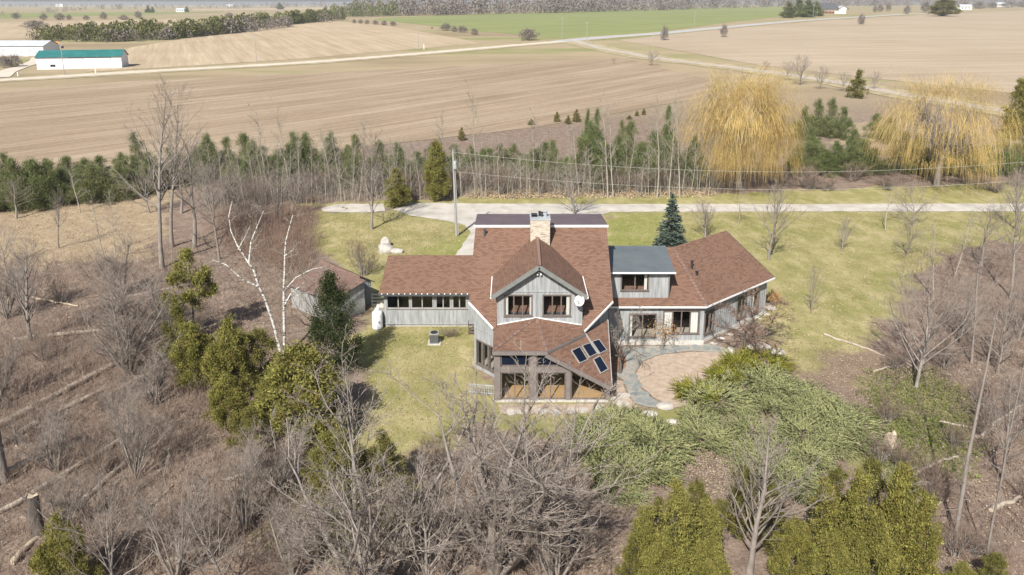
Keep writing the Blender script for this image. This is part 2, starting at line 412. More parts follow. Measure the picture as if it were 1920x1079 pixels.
def build_ground():
    ys = [-60.0]
    while ys[-1] < 142: ys.append(ys[-1] + (.62 if ys[-1] > 20 else 4))
    while ys[-1] < 8500: ys.append(ys[-1] + max(.8, (ys[-1] - 115) * .04))
    ys = np.array(ys); nx = 361
    s = np.linspace(-1, 1, nx)
    a = np.maximum(115, 1.15 * ys)
    X = s[None, :] * a[:, None]; Y = np.repeat(ys[:, None], nx, 1)
    Z = terrain(X, Y)
    P = np.stack([X.ravel(), Y.ravel()], 1)
    lawn = np.zeros(len(P)); green = np.zeros(len(P)); straw = np.zeros(len(P)); dirt = np.zeros(len(P))
    near = (P[:, 1] < 300) & (P[:, 1] > 20)
    Pn = P[near]; w = wob(Pn, .35, 1) * 1.4 + wob(Pn, 1.3, 4) * .5
    for po in (LAWN_BACK, LAWN_SIDE, LAWN_EAST, LAWN_VERGE, LAWN_FRONT):
        lawn[near] = np.maximum(lawn[near], np.clip((poly_dist(Pn, po) + w) / 4.5 + .5, 0, 1))
    for po in GREEN: green[near] = np.maximum(green[near], np.clip((poly_dist(Pn, po) + w * 1.5) / 4 + .4, 0, 1))
    for po in STRAW: straw[near] = np.maximum(straw[near], np.clip((poly_dist(Pn, po) + w * 1.5) / 4 + .4, 0, 1))
    for po in DIRT: dirt[near] = np.maximum(dirt[near], np.clip((poly_dist(Pn, po) + w) / 3 + .4, 0, 1))
    # woodland floor is hummocky, mown lawn is smooth
    hum = np.zeros(len(P)); hum[near] = (wob(Pn, .9, 2) * .10 + wob(Pn, .3, 6) * .16) * (1 - lawn[near]) * np.clip((118 - Pn[:, 1]) / 15, 0, 1)
    houseclear = np.clip((np.hypot(P[:, 0] - 4, (P[:, 1] - 55)) - 22) / 6, 0, 1)
    hum[near] *= np.clip((-poly_dist(Pn, DRIVE) - .5) / 4, 0, 1)
    Zf = Z.ravel() + hum * houseclear - .02
    idx = np.arange(len(ys) * nx).reshape(len(ys), nx)
    F = np.stack([idx[:-1, :-1], idx[:-1, 1:], idx[1:, 1:], idx[1:, :-1]], -1).reshape(-1, 4)
    m, nt, b = mat_new('ground_cover')
    at = nt.nodes.new('ShaderNodeAttribute'); at.attribute_name = 'zone'
    sep = nt.nodes.new('ShaderNodeSeparateColor'); nt.links.new(at.outputs['Color'], sep.inputs[0])
    pos = geo_pos(nt)
    nf = noise(nt, 5.5, 6, pos, .75); nm = noise(nt, .9, 5, pos, .65); nl = noise(nt, .13, 5, pos, .6); nff = noise(nt, 14, 3, pos, .7)
    k = mth(nt, 'ADD', mth(nt, 'MULTIPLY', nf, .6), mth(nt, 'MULTIPLY', nm, .4))
    litter = ramp(nt, k, [(.32, (.075, .054, .042)), (.45, (.19, .142, .112)), (.55, (.285, .222, .178)), (.68, (.44, .37, .305))])
    litter = mixc(nt, mth(nt, 'MULTIPLY', ramp(nt, nl, [(.45, (0, 0, 0)), (.65, (1, 1, 1))]), .45), litter, (.22, .155, .122))
    k2 = mth(nt, 'ADD', mth(nt, 'MULTIPLY', nff, .45), mth(nt, 'MULTIPLY', nm, .55))
    grass = ramp(nt, k2, [(.3, (.185, .170, .062)), (.45, (.275, .245, .105)), (.58, (.365, .318, .16)), (.72, (.46, .395, .225))])
    gl = ramp(nt, nl, [(.40, (.20, .205, .062)), (.6, (.43, .37, .21))])
    nmid = noise(nt, .42, 6, mp(nt, pos, (1, .6, 1)), .7)
    gm = ramp(nt, nmid, [(.36, (.15, .165, .042)), (.5, (.275, .262, .102)), (.62, (.46, .40, .225))])
    grass = mixc(nt, .45, mixc(nt, .45, grass, gl), gm)
    lush = ramp(nt, k2, [(.3, (.115, .145, .028)), (.5, (.20, .235, .05)), (.68, (.30, .31, .085))])
    straw_c = ramp(nt, k2, [(.3, (.22, .16, .105)), (.5, (.34, .265, .18)), (.7, (.46, .375, .26))])
    soil = ramp(nt, k, [(.3, (.13, .095, .07)), (.5, (.24, .18, .13)), (.7, (.34, .27, .2))])
    col = litter
    def sharpen(x): # ragged edge between ground covers
        return ramp(nt, mth(nt, 'ADD', x, mth(nt, 'MULTIPLY', mth(nt, 'SUBTRACT', k2, .5), .9)), [(.35, (0, 0, 0)), (.62, (1, 1, 1))])
    col = mixc(nt, mth(nt, 'MULTIPLY', sharpen(at.outputs['Alpha']), 1.0), col, soil)
    col = mixc(nt, sharpen(sep.outputs[2]), col, straw_c)
    col = mixc(nt, sharpen(sep.outputs[0]), col, grass)
    col = mixc(nt, mth(nt, 'MULTIPLY', sharpen(sep.outputs[1]), .5), col, lush)
    # open country far off is dry grass
    sx = nt.nodes.new('ShaderNodeSeparateXYZ'); nt.links.new(pos, sx.inputs[0])
    farf = ramp(nt, mth(nt, 'DIVIDE', sx.outputs[1], 400), [(.40, (0, 0, 0)), (.6, (1, 1, 1))])
    fn = noise(nt, .012, 5, mp(nt, pos, (.5, 1.4, 1)))
    farc = ramp(nt, fn, [(.35, (.27, .215, .135)), (.5, (.36, .29, .19)), (.62, (.23, .235, .10)), (.75, (.38, .31, .2))])
    col = mixc(nt, farf, col, farc)
    nt.links.new(col, b.inputs['Base Color']); b.inputs['Roughness'].default_value = .95
    b.inputs['Specular IOR Level'].default_value = .08
    bump(nt, b, mth(nt, 'ADD', nf, mth(nt, 'MULTIPLY', nff, .5)), .55, .12)
    me = fast_mesh('ground', np.stack([P[:, 0], P[:, 1], Zf], 1), F, m, True)
    ca = me.color_attributes.new('zone', 'FLOAT_COLOR', 'POINT')
    ca.data.foreach_set('color', np.stack([lawn, green, straw, dirt], 1).astype(np.float32).ravel())
    tag(link('ground', me), kind='structure')
build_ground()

def sheet(name, poly, step, off, mat, rag=0.0):
    """convex polygon of world XY cut from a grid and laid on the terrain"""
    poly = np.array(poly, float)
    area = np.sum(poly[:, 0] * np.roll(poly[:, 1], -1) - np.roll(poly[:, 0], -1) * poly[:, 1])
    if area < 0: poly = poly[::-1]
    x0, y0 = poly.min(0); x1, y1 = poly.max(0)
    nx = max(2, int((x1 - x0) / step) + 1); ny = max(2, int((y1 - y0) / step) + 1)
    bm = bmesh.new()
    gv = [[bm.verts.new((x0 + (x1 - x0) * i / (nx - 1), y0 + (y1 - y0) * j / (ny - 1), 0)) for i in range(nx)] for j in range(ny)]
    for j in range(ny - 1):
        for i in range(nx - 1): bm.faces.new((gv[j][i], gv[j][i + 1], gv[j + 1][i + 1], gv[j + 1][i]))
    for a, b in zip(poly, np.roll(poly, -1, 0)):
        d = b - a
        bmesh.ops.bisect_plane(bm, geom=bm.verts[:] + bm.edges[:] + bm.faces[:], plane_co=(a[0], a[1], 0), plane_no=(d[1], -d[0], 0), clear_outer=True)
    co = np.array([v.co[:] for v in bm.verts])
    z = terrain(co[:, 0], co[:, 1]) + off
    for v, zz in zip(bm.verts, z): v.co.z = zz
    me = bpy.data.meshes.new(name); bm.to_mesh(me); bm.free()
    me.materials.append(mat)
    return tag(link(name, me), kind='structure')
def field_mat(name, stops, dirv, broad, fine, mix=.5, patch=None):
    m, nt, b = mat_new(name)
    pos = geo_pos(nt)
    ang = math.atan2(dirv[1], dirv[0])
    r = nt.nodes.new('ShaderNodeVectorRotate'); r.rotation_type = 'Z_AXIS'; r.inputs['Angle'].default_value = -ang
    nt.links.new(pos, r.inputs['Vector'])
    w1 = noise(nt, 1.0 / broad, 4, mp(nt, r.outputs[0], (.035, 1, 0)), .75)
    w2 = noise(nt, 1.0 / fine, 2, mp(nt, r.outputs[0], (.03, 1, 0)), .6)
    n3 = noise(nt, .9, 4, pos, .7); n4 = noise(nt, .02, 4, pos)
    k = mth(nt, 'ADD', mth(nt, 'ADD', mth(nt, 'MULTIPLY', w1, .42), mth(nt, 'MULTIPLY', w2, .22)), mth(nt, 'ADD', mth(nt, 'MULTIPLY', n3, .18), mth(nt, 'MULTIPLY', n4, .18)))
    col = ramp(nt, k, stops)
    nt.links.new(col, b.inputs['Base Color']); b.inputs['Roughness'].default_value = .95
    b.inputs['Specular IOR Level'].default_value = .05
    bump(nt, b, mth(nt, 'ADD', w2, n3), .35, .2)
    return m
def dirpx(a, b): return site(*b)[:2] - site(*a)[:2]
STUB = [(.38, (.215, .160, .108)), (.47, (.29, .222, .155)), (.535, (.35, .275, .198)), (.64, (.45, .37, .28))]
M['stubble'] = field_mat('corn_stubble', STUB, dirpx((0, 280), (640, 200)), 6, 1.3)
M['stubble_far'] = field_mat('pale_corn_stubble', [(.36, (.30, .235, .165)), (.46, (.38, .30, .205)), (.54, (.44, .355, .25)), (.62, (.53, .445, .325))], dirpx((460, 110), (420, 70)), 5, 2)
M['stubble_east'] = field_mat('tan_corn_stubble', [(.36, (.28, .22, .155)), (.46, (.36, .29, .21)), (.54, (.41, .335, .25)), (.66, (.49, .41, .31))], dirpx((1500, 100), (1900, 95)), 7, 2)
M['wheat'] = field_mat('young_wheat', [(.36, (.17, .195, .075)), (.5, (.22, .245, .10)), (.64, (.29, .30, .14))], dirpx((800, 50), (1400, 30)), 18, 5)
M['gravel'] = simple('pale_gravel', [(.3, (.36, .335, .295)), (.5, (.47, .44, .395)), (.7, (.55, .52, .47))], .5, 8, .95, (1, 1, 1), .2, True)
M['gravel_road'] = simple('dusty_gravel_road', [(.3, (.46, .41, .33)), (.5, (.56, .50, .42)), (.7, (.62, .56, .48))], .3, 6, .95, (1, 1, 1), 0, True)
M['side_road'] = simple('tan_side_road', [(.3, (.36, .31, .245)), (.7, (.48, .425, .35))], .3, 6, .95, (1, 1, 1), 0, True)
M['asphalt'] = simple('worn_asphalt', [(.3, (.36, .37, .38)), (.7, (.44, .45, .455))], .2, 5, .9, (1, 1, 1), 0, True)
M['verge'] = simple('dry_road_verge', [(.3, (.26, .225, .12)), (.5, (.36, .30, .18)), (.7, (.46, .38, .25))], .25, 6, .95, (1, 1, 1), 0, True)
M['pinkgravel'] = simple('pinkish_crushed_stone', [(.25, (.29, .225, .17)), (.5, (.40, .315, .245)), (.75, (.50, .415, .335))], 2.2, 9, .95, (1, 1, 1), .4, True)

sheet('stubble_field', px([(-420, 372), (-420, 180), (0, 163), (500, 133), (960, 95), (1055, 90), (1180, 112), (1330, 150), (1330, 178), (1262, 210), (1000, 240), (860, 264), (640, 285), (0, 345)]), 8, .05, M['stubble'])
sheet('far_stubble_field', px([(160, 136), (232, 92), (420, 62), (640, 38), (700, 46), (975, 76), (560, 111)]), 14, .07, M['stubble_far'])
sheet('wheat_field', px([(690, 45), (715, 33), (1000, 24), (1460, 11.5), (1500, 28), (1240, 60), (1075, 72.5), (990, 74), (880, 58)]), 18, .07, M['wheat'])
sheet('east_stubble_field', px([(1118, 80), (1240, 67), (1690, 31), (1925, 20), (2350, 14), (2500, 215), (1900, 186), (1640, 160), (1430, 124), (1290, 108)]), 14, .07, M['stubble_east'])
sheet('pasture', px([(-420, 36), (0, 24.5), (420, 22.5), (425, 26), (0, 35), (-420, 48)]), 22, .08, M['wheat'])
sheet('tan_meadow', px([(-420, 90), (-420, 56), (100, 40), (330, 36), (330, 48), (60, 72)]), 18, .08, M['stubble_far'])
sheet('far_meadow', px([(360, 20), (360, 17), (640, 14), (640, 18)]), 30, .08, M['stubble_far'])

def ribbon(name, pts, width, off, mat, step=6.0, parent=None):
    P = [np.array(p[:2], float) for p in pts]
    dense = []
    for a, b in zip(P, P[1:]):
        n = max(1, int(np.linalg.norm(b - a) / step))
        for i in range(n): dense.append(a + (b - a) * i / n)
    dense.append(P[-1]); D = np.array(dense)
    for _ in range(3): D[1:-1] = (D[:-2] + 2 * D[1:-1] + D[2:]) / 4
    T = np.gradient(D, axis=0); T /= np.linalg.norm(T, axis=1)[:, None]
    Nn = np.stack([-T[:, 1], T[:, 0]], 1)
    w = width / 2 * (1 + .06 * np.sin(np.arange(len(D)) * 1.7) + .05 * np.sin(np.arange(len(D)) * .53))
    cols = np.linspace(-1, 1, 5)
    V = []
    for c in cols:
        q = D + Nn * (w * c)[:, None]
        V.append(np.column_stack([q, terrain(q[:, 0], q[:, 1]) + off]))
    V = np.stack(V, 1); n = len(D)
    idx = np.arange(n * 5).reshape(n, 5)
    F = np.stack([idx[:-1, :-1], idx[1:, :-1], idx[1:, 1:], idx[:-1, 1:]], -1).reshape(-1, 4)
    o = link(name, fast_mesh(name, V.reshape(-1, 3), F[:, ::-1], mat, True), parent)
    return tag(o, kind='structure')
WEST = [site(*p) for p in ((-420, 175), (0, 151), (300, 133), (580, 117.5), (800, 100), (960, 86), (1070, 77))]
EAST = [site(*p) for p in ((1050, 78), (1130, 70.5), (1240, 63), (1480, 41), (1690, 27.5), (1780, 24))]
CROSS = [site(*p) for p in ((1075, 77), (1130, 92), (1230, 110), (1400, 130), (1560, 153), (1660, 172), (1860, 205), (2050, 240))]
ribbon('road_verge', WEST, 17, .09, M['verge']); ribbon('road_verge', EAST, 20, .095, M['verge']); ribbon('road_verge', CROSS, 16, .10, M['verge'])
ribbon('gravel_road', WEST, 8.5, .13, M['gravel_road']); ribbon('paved_road', EAST, 11, .14, M['asphalt']); ribbon('gravel_road', CROSS, 6.5, .15, M['side_road'])
sh = site(1075, 77); ribbon('road_shoulder', [p + np.array([1.5, -5.0, 0]) for p in EAST], 3.4, .135, M['gravel_road'])

def flat(name, pts, z, mat, thick=0.0, parent=None, jag=.12, sub=.8):
    P = [np.array(p[:2]) for p in pts]; out = []
    rr = random.Random(len(pts))
    for a, b in zip(P, P[1:] + P[:1]):
        n = max(1, int(np.linalg.norm(b - a) / sub))
        for i in range(n):
            q = a + (b - a) * i / n
            out.append((q[0] + rr.uniform(-jag, jag), q[1] + rr.uniform(-jag, jag), z))
    bm = bmesh.new(); vs = [bm.verts.new(p) for p in out]; f = bm.faces.new(vs)
    if f.normal.z < 0 or (f.normal_update() or f.normal.z < 0): bmesh.ops.reverse_faces(bm, faces=[f])
    if thick:
        r = bmesh.ops.extrude_face_region(bm, geom=[f])
        for v in r['geom']:
            if isinstance(v, bmesh.types.BMVert): v.co.z += thick
    bmesh.ops.triangulate(bm, faces=bm.faces[:])
    me = bpy.data.meshes.new(name); bm.to_mesh(me); bm.free(); me.materials.append(mat)
    o = link(name, me, parent)
    return o
tag(flat('driveway', DRIVE, .016, M['gravel'], jag=.16), kind='structure')
tag(flat('gravel_pad', px([(602, 392), (625, 384), (660, 382.5), (720, 383), (722, 396), (690, 399), (640, 399), (606, 397)]), .02, M['gravel'], jag=.1), kind='structure')
PATIO = px([(1192, 700), (1205, 680), (1240, 666), (1300, 660), (1370, 664), (1400, 690), (1400, 720), (1340, 752), (1260, 766), (1225, 745), (1203, 725)])
tag(flat('gravel_patio', PATIO, .02, M['pinkgravel'], jag=.05, sub=.5), kind='structure')
tag(flat('planting_bed', px([(1146, 655), (1160, 650), (1174, 665), (1174, 690), (1160, 700), (1150, 700)]), .024, simple('bark_mulch', [(.3, (.2, .11, .07)), (.7, (.33, .2, .14))], 3, 6, .95, (1, 1, 1), .4, True)), kind='structure')
PATH = tag(flat('flagstone_path', px([(1150, 700), (1172, 690), (1172, 665), (1164, 652), (1330, 645), (1370, 655), (1360, 664), (1300, 658), (1240, 664), (1204, 678), (1190, 700), (1202, 728), (1226, 750), (1262, 769), (1215, 764), (1190, 756), (1176, 735), (1172, 715)]), .012, simple('stone_dust', [(.3, (.24, .235, .21)), (.7, (.36, .34, .3))], 3, 6, .95, (1, 1, 1), .3, True), jag=.05), kind='structure')
PATIO_E = tag(flat('stone_terrace', px([(1146, 712), (1168, 715), (1178, 745), (1196, 764), (1150, 768), (1060, 778), (940, 776), (935, 760), (1146, 757)]), .010, M['pinkgravel'], jag=.06), kind='structure')
def stones(parent, regions, nmax, rad, mat, z, seed, name='flagstone'):
    """irregular flagstones fitted round jittered centres inside polygons"""
    rr = random.Random(seed); cent = []
    for poly in regions:
        P = np.array(poly); x0, y0 = P.min(0); x1, y1 = P.max(0)
        for _ in range(900):
            c = np.array([rr.uniform(x0, x1), rr.uniform(y0, y1)])
            if poly_dist(c[None], P)[0] < rad * .35: continue
            if all(np.hypot(*(c - d)) > rad * 1.6 for d in cent): cent.append(c)
            if len(cent) >= nmax: break
    for c in cent:
        n = rr.randint(6, 8); st = rr.uniform(.75, 1.2)
        pts = []
        for i in range(n):
            t = 2 * math.pi * i / n + rr.uniform(-.2, .2); r = rad * rr.uniform(.78, 1.02)
            pts.append((c[0] + r * math.cos(t) * st, c[1] + r * math.sin(t) / st))
        flat(name, pts, z, mat, thick=rr.uniform(.025, .05), parent=parent, jag=0, sub=9)
stones(PATH, [px([(1172, 715), (1190, 700), (1202, 728), (1226, 750), (1262, 769), (1215, 764), (1190, 756), (1176, 735)])], 60, .36, M['flag'], .006, 3)
stones(PATH, [px([(1164, 654), (1330, 647), (1360, 656), (1300, 657), (1240, 663), (1200, 678), (1180, 680), (1176, 665)])], 120, .42, M['flag'], .006, 4)
stones(PATIO_E, [px([(1146, 735), (1172, 738), (1192, 762), (1150, 766)]), px([(940, 768), (1060, 768), (1140, 760), (1150, 768), (1060, 777), (945, 776)])], 60, .46, M['flagpale'], .006, 5)
# ------------------------------------------------------------------ house
house = thing('house', (2.3, 54, 0), 'sprawling grey board-sided house with brown shingle roofs, gable dormer and glazed sunroom', 'house')
class Fr:
    """wall frame: s along the wall, d outward, z up"""
    def __init__(s, p0, p1):
        s.p = np.array(p0, float); v = np.array(p1, float) - s.p
        s.L = float(np.hypot(*v)); s.t = v / s.L; s.n = np.array([s.t[1], -s.t[0]])
    def w(s, a, d, z):
        q = s.p + s.t * a + s.n * d; return (q[0], q[1], z)
    def box(s, mb, a0, a1, d0, d1, z0, z1):
        mb.hexa([s.w(a0, d1, z0), s.w(a1, d1, z0), s.w(a1, d0, z0), s.w(a0, d0, z0), s.w(a0, d1, z1), s.w(a1, d1, z1), s.w(a1, d0, z1), s.w(a0, d0, z1)])
def wall(fr, z0, z1, ops, top=None, mat='siding', th=.14, battens=.3, parent=house, bmat='batten', name='wall'):
    """board wall with real openings; top: polygon (s,z) above z1"""
    mb = MB()
    xs = sorted({0.0, fr.L, *[o[0] for o in ops], *[o[1] for o in ops]}); zs = sorted({z0, z1, *[o[2] for o in ops], *[o[3] for o in ops]})
    for a0, a1 in zip(xs, xs[1:]):
        for c0, c1 in zip(zs, zs[1:]):
            am, cm = (a0 + a1) / 2, (c0 + c1) / 2
            if any(o[0] < am < o[1] and o[2] < cm < o[3] for o in ops): continue
            mb.poly([fr.w(a0, 0, c0), fr.w(a1, 0, c0), fr.w(a1, 0, c1), fr.w(a0, 0, c1)])
            mb.poly([fr.w(a1, -th, c0), fr.w(a0, -th, c0), fr.w(a0, -th, c1), fr.w(a1, -th, c1)])
    for o in ops:
        a0, a1, c0, c1 = o[:4]
        for (a, c), (b, e) in (((a0, c0), (a1, c0)), ((a1, c0), (a1, c1)), ((a1, c1), (a0, c1)), ((a0, c1), (a0, c0))):
            mb.poly([fr.w(a, 0, c), fr.w(a, -th, c), fr.w(b, -th, e), fr.w(b, 0, e)])
    if top:
        mb.poly([fr.w(a, 0, c) for a, c in top]); mb.poly([fr.w(a, -th, c) for a, c in top][::-1])
    for a in (0.0, fr.L):
        mb.poly([fr.w(a, 0, z0), fr.w(a, -th, z0), fr.w(a, -th, z1), fr.w(a, 0, z1)])
    w = mb.build(name, M[mat], parent)
    if battens:
        bt = MB(); rr = random.Random(int(fr.L * 100))
        n = int(fr.L / battens)
        def topz(a):
            if not top: return z1
            zz = z1
            T = top + [top[0]]
            for (x0, q0), (x1, q1) in zip(T, T[1:]):
                if min(x0, x1) <= a <= max(x0, x1) and abs(x1 - x0) > 1e-6: zz = max(zz, q0 + (q1 - q0) * (a - x0) / (x1 - x0))
            return zz
        for i in range(n + 1):
            a = min(max(.03, (i + .5) * fr.L / (n + 1)), fr.L - .03)
            segs = [(z0 + .02, topz(a) - .02)]
            for o in ops:
                if o[0] - .08 < a < o[1] + .08:
                    ns = []
                    for s0, s1 in segs:
                        if o[2] - .1 > s0: ns.append((s0, min(s1, o[2] - .1)))
                        if o[3] + .1 < s1: ns.append((max(s0, o[3] + .1), s1))
                    segs = ns
            for s0, s1 in segs:
                if s1 - s0 > .1: fr.box(bt, a - .024, a + .024, 0, .024, s0, s1)
        tag(bt.build('batten', M[bmat], w), kind='stuff')
    return w
def window(fr, op, n, curtains=(), mat='frame', glass='glass', parent=house, fw=.075, name='window', sill=True):
    a0, a1, c0, c1 = op[:4]
    f = MB()
    for q in ((a0 - fw, a1 + fw, c1 - .02, c1 + fw), (a0 - fw, a1 + fw, c0 - fw, c0 + .02), (a0 - fw, a0 + .02, c0 + .02, c1 - .02), (a1 - .02, a1 + fw, c0 + .02, c1 - .02)):
        fr.box(f, q[0], q[1], -.06, .045, q[2], q[3])
    w = f.build(name, M[mat], parent)
    step = (a1 - a0) / n
    for i in range(1, n):
        m_ = MB(); a = a0 + step * i; fr.box(m_, a - .045, a + .045, -.05, .035, c0 + .02, c1 - .02); m_.build('mullion', M[mat], w)
    for i in range(n):
        g = MB(); l = a0 + step * i + (.045 if i else .02); r = a0 + step * (i + 1) - (.045 if i < n - 1 else .02)
        g.poly([fr.w(l, -.02, c0 + .02), fr.w(r, -.02, c0 + .02), fr.w(r, -.02, c1 - .02), fr.w(l, -.02, c1 - .02)])
        g.build('pane', M[glass], w)
    if sill:
        sl = MB(); fr.box(sl, a0 - fw - .04, a1 + fw + .04, .045, .10, c0 - fw - .01, c0 - fw + .04); sl.build('sill', M[mat], w)
    for (b0, b1) in curtains:
        cu = MB(); nn = 7
        for j in range(nn):
            x0 = b0 + (b1 - b0) * j / nn; x1 = b0 + (b1 - b0) * (j + 1) / nn
            d0, d1 = -.07 - .04 * (j % 2), -.07 - .04 * ((j + 1) % 2)
            cu.poly([fr.w(x0, d0, c0), fr.w(x1, d1, c0), fr.w(x1, d1, c1), fr.w(x0, d0, c1)])
        cu.build('curtain', M['curtain'], w)
    return w
def roof(pts, mat='roof', th=.14, parent=house, name='roof', edge=None):
    P = [Vector(p) for p in pts]
    n = Vector((0, 0, 0))
    for a, b in zip(P, P[1:] + P[:1]): n += a.cross(b)
    n.normalize()
    if n.z < 0: P = P[::-1]; n = -n
    ax = Vector((0, 0, 1)).cross(n)
    if ax.length < .02: ax = Vector((1, 0, 0))
    ax.normalize(); ay = n.cross(ax)
    uv = [(p.dot(ax), p.dot(ay)) for p in P]
    mb = MB(); mb.poly(P, uv)
    r = mb.build(name, M[mat], parent)
    ed = MB(); dn = Vector((0, 0, -th))
    for a, b in zip(P, P[1:] + P[:1]): ed.poly([a, a + dn, b + dn, b])
    ed.poly([p + dn for p in P][::-1])
    ed.build('roof_edge', M[edge or 'darktrim'], r)
    return r
def trim(p, q, w, h, mat, parent=house, name='fascia'):
    mb = MB(); mb.bar(p, q, w, h); return mb.build(name, M[mat], parent)

kz = lambda y: 5.43 + .6 * (y - 52)
# main block ------------------------------------------------------
P1 = (-3.2, 52.0, kz(52.0)); P2 = (-1.36, 50.02, kz(50.02)); P3 = (5.2, 49.8, kz(49.8)); P4 = (7.52, 52.05, kz(52.05))
main_roof = roof([P1, P2, (-1.12, 50.02, kz(50.02)), (-1.12, 51.2, kz(51.2)), (5.08, 51.2, kz(51.2)), (5.08, 49.8, kz(49.8)), P3, P4, (7.72, 58.4, kz(58.4)), (-2.98, 58.4, kz(58.4))])
for a, b in ((P1, P2), (P3, P4)): trim(np.array(a) + (0, -.03, -.06), np.array(b) + (0, -.03, -.06), .06, .15, 'white')
roof([(-3.05, 58.35, 9.46), (7.8, 58.35, 9.46), (7.8, 62.9, 9.1), (-3.05, 62.9, 9.1)], 'membrane', .12, edge='darktrim')
trim((-3.1, 58.32, 9.36), (7.84, 58.32, 9.37), .07, .19, 'white')
lw = Fr((-2.85, 52.25), (-1.15, 50.45))
wops = [(.32, .86, .48, 2.35), (1.02, 1.56, .48, 2.35), (1.72, 2.26, .48, 2.35)]
wall(lw, 0, 4.1, wops, [(0, 4.1), (lw.L, 4.1), (lw.L, kz(50.45) - .14), (0, kz(52.25) - .14)])
for o in wops: window(lw, o, 1, [(o[0], o[1])] if o[0] > 3 else (), 'frame')
bl = MB()
trim(lw.w(-.02, .03, 3.35), lw.w(lw.L, .03, 3.35), .05, .06, 'batten', name='trim_board')
rwl = Fr((5.0, 50.35), (7.2, 52.3))
wall(rwl, 0, 4.0, [], [(0, 4.0), (rwl.L, 4.0), (rwl.L, kz(52.3) - .14), (0, kz(50.35) - .14)])
def prism_wall(pts, mat='siding', parent=house, name='wall'):
    mb = MB(); mb.poly(pts); return mb.build(name, M[mat], parent)
for X in (-2.82, 7.2):
    prism_wall([(X, 52.28, 0), (X, 62.6, 0), (X, 62.6, 9.0), (X, 58.4, 9.1), (X, 52.28, kz(52.28) - .15)])
prism_wall([(-2.82, 62.62, 0), (7.2, 62.62, 0), (7.2, 62.62, 9.0), (-2.82, 62.62, 9.0)])
for z in (.06, 4.3):
    mb = MB(); mb.poly([(-2.8, 52.3, z), (-1.1, 50.5, z), (5.0, 50.5, z), (7.1, 52.4, z), (7.1, 62.5, z), (-2.8, 62.5, z)]); mb.build('floor', M['inwall'], house)
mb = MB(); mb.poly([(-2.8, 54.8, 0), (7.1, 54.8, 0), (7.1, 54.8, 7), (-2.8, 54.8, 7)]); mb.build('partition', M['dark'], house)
# gable dormer ----------------------------------------------------
AP = 1.93; GZ = 9.0; GE = 6.65
gw = Fr((-1.09, 50.5), (5.1, 50.5))
g_ops = [(.58, 2.50, 5.0, 6.52), (3.36, 5.28, 5.0, 6.52)]
wall(gw, 4.05, 6.78, g_ops, [(0, 6.78), (gw.L, 6.78), (AP + 1.09, 8.84)])
window(gw, g_ops[0], 3, [(.6, .82), (2.36, 2.5)]); window(gw, g_ops[1], 3, [(5.02, 5.26)])
trim(gw.w(0, .03, 6.85), gw.w(gw.L, .03, 6.85), .05, .07, 'batten', name='trim_board')
for X, sx in ((-1.09, 0), (5.1, 0)):
    prism_wall([(X, 50.5, 4.4), (X, 54.1, 6.7), (X, 50.5, 6.8)])
yv = 52 + (GE - 5.43) / .6; yr = 52 + (GZ - 5.43) / .6
EL, ER = -1.52, 5.42
roof([(AP, 50.0, GZ), (EL, 50.0, GE), (EL, yv, GE), (AP + .08, yr, GZ)])
roof([(AP, 50.0, GZ), (AP + .08, yr, GZ), (ER, yv, GE), (ER, 50.0, GE)])
for ex in (EL, ER):
    trim((AP, 49.97, GZ - .13), (ex, 49.97, GE - .13), .07, .3, 'trimgrey')
    trim((ex, 49.9, GE - .06), (ex, yv, GE - .05), .07, .16, 'white', name='gutter')
cap = MB(); cap.bar((AP, 50.0, GZ + .02), (AP + .08, 56.5, GZ + .02), .26, .035); cap.build('ridge_cap', M['roof_shed'], house)
fl = MB(); fl.box(1.86, 2.0, 50.32, 50.5, 8.28, 8.36); fl.lathe((1.82, 50.28, 8.18), [(.0, .12), (.05, .1), (.07, 0)], 8); fl.lathe((2.06, 50.28, 8.18), [(.0, .12), (.05, .1), (.07, 0)], 8)
fl.build('flood_light', M['white'], house)
# bay roof ---------------------------------------------------------
E1 = (-1.32, 47.0, 3.92); E2 = (2.36, 47.0, 3.90); DD = (5.25, 49.85, 3.90); PK = (1.75, 50.48, 4.8)
roof([PK, (-1.32, 50.48, 4.22), E1]); roof([PK, E1, E2]); roof([PK, E2, DD]); roof([PK, DD, (5.05, 50.48, 4.22)])
trim((-1.36, 46.96, 3.76), (2.42, 46.96, 3.76), .08, .26, 'timber'); trim((2.40, 46.97, 3.78), (5.27, 49.8, 3.78), .07, .2, 'timber')
for q in (E1, E2):
    c_ = MB(); c_.bar(np.array(PK) + (0, -.02, .012), np.array(q) + (0, 0, .012), .22, .03); c_.build('hip_cap', M['roof_shed'], house)
trim((-1.12, 50.46, 4.27), (1.75, 50.46, 4.84), .05, .06, 'white', name='flashing'); trim((1.75, 50.46, 4.84), (5.05, 50.46, 4.27), .05, .06, 'white', name='flashing')
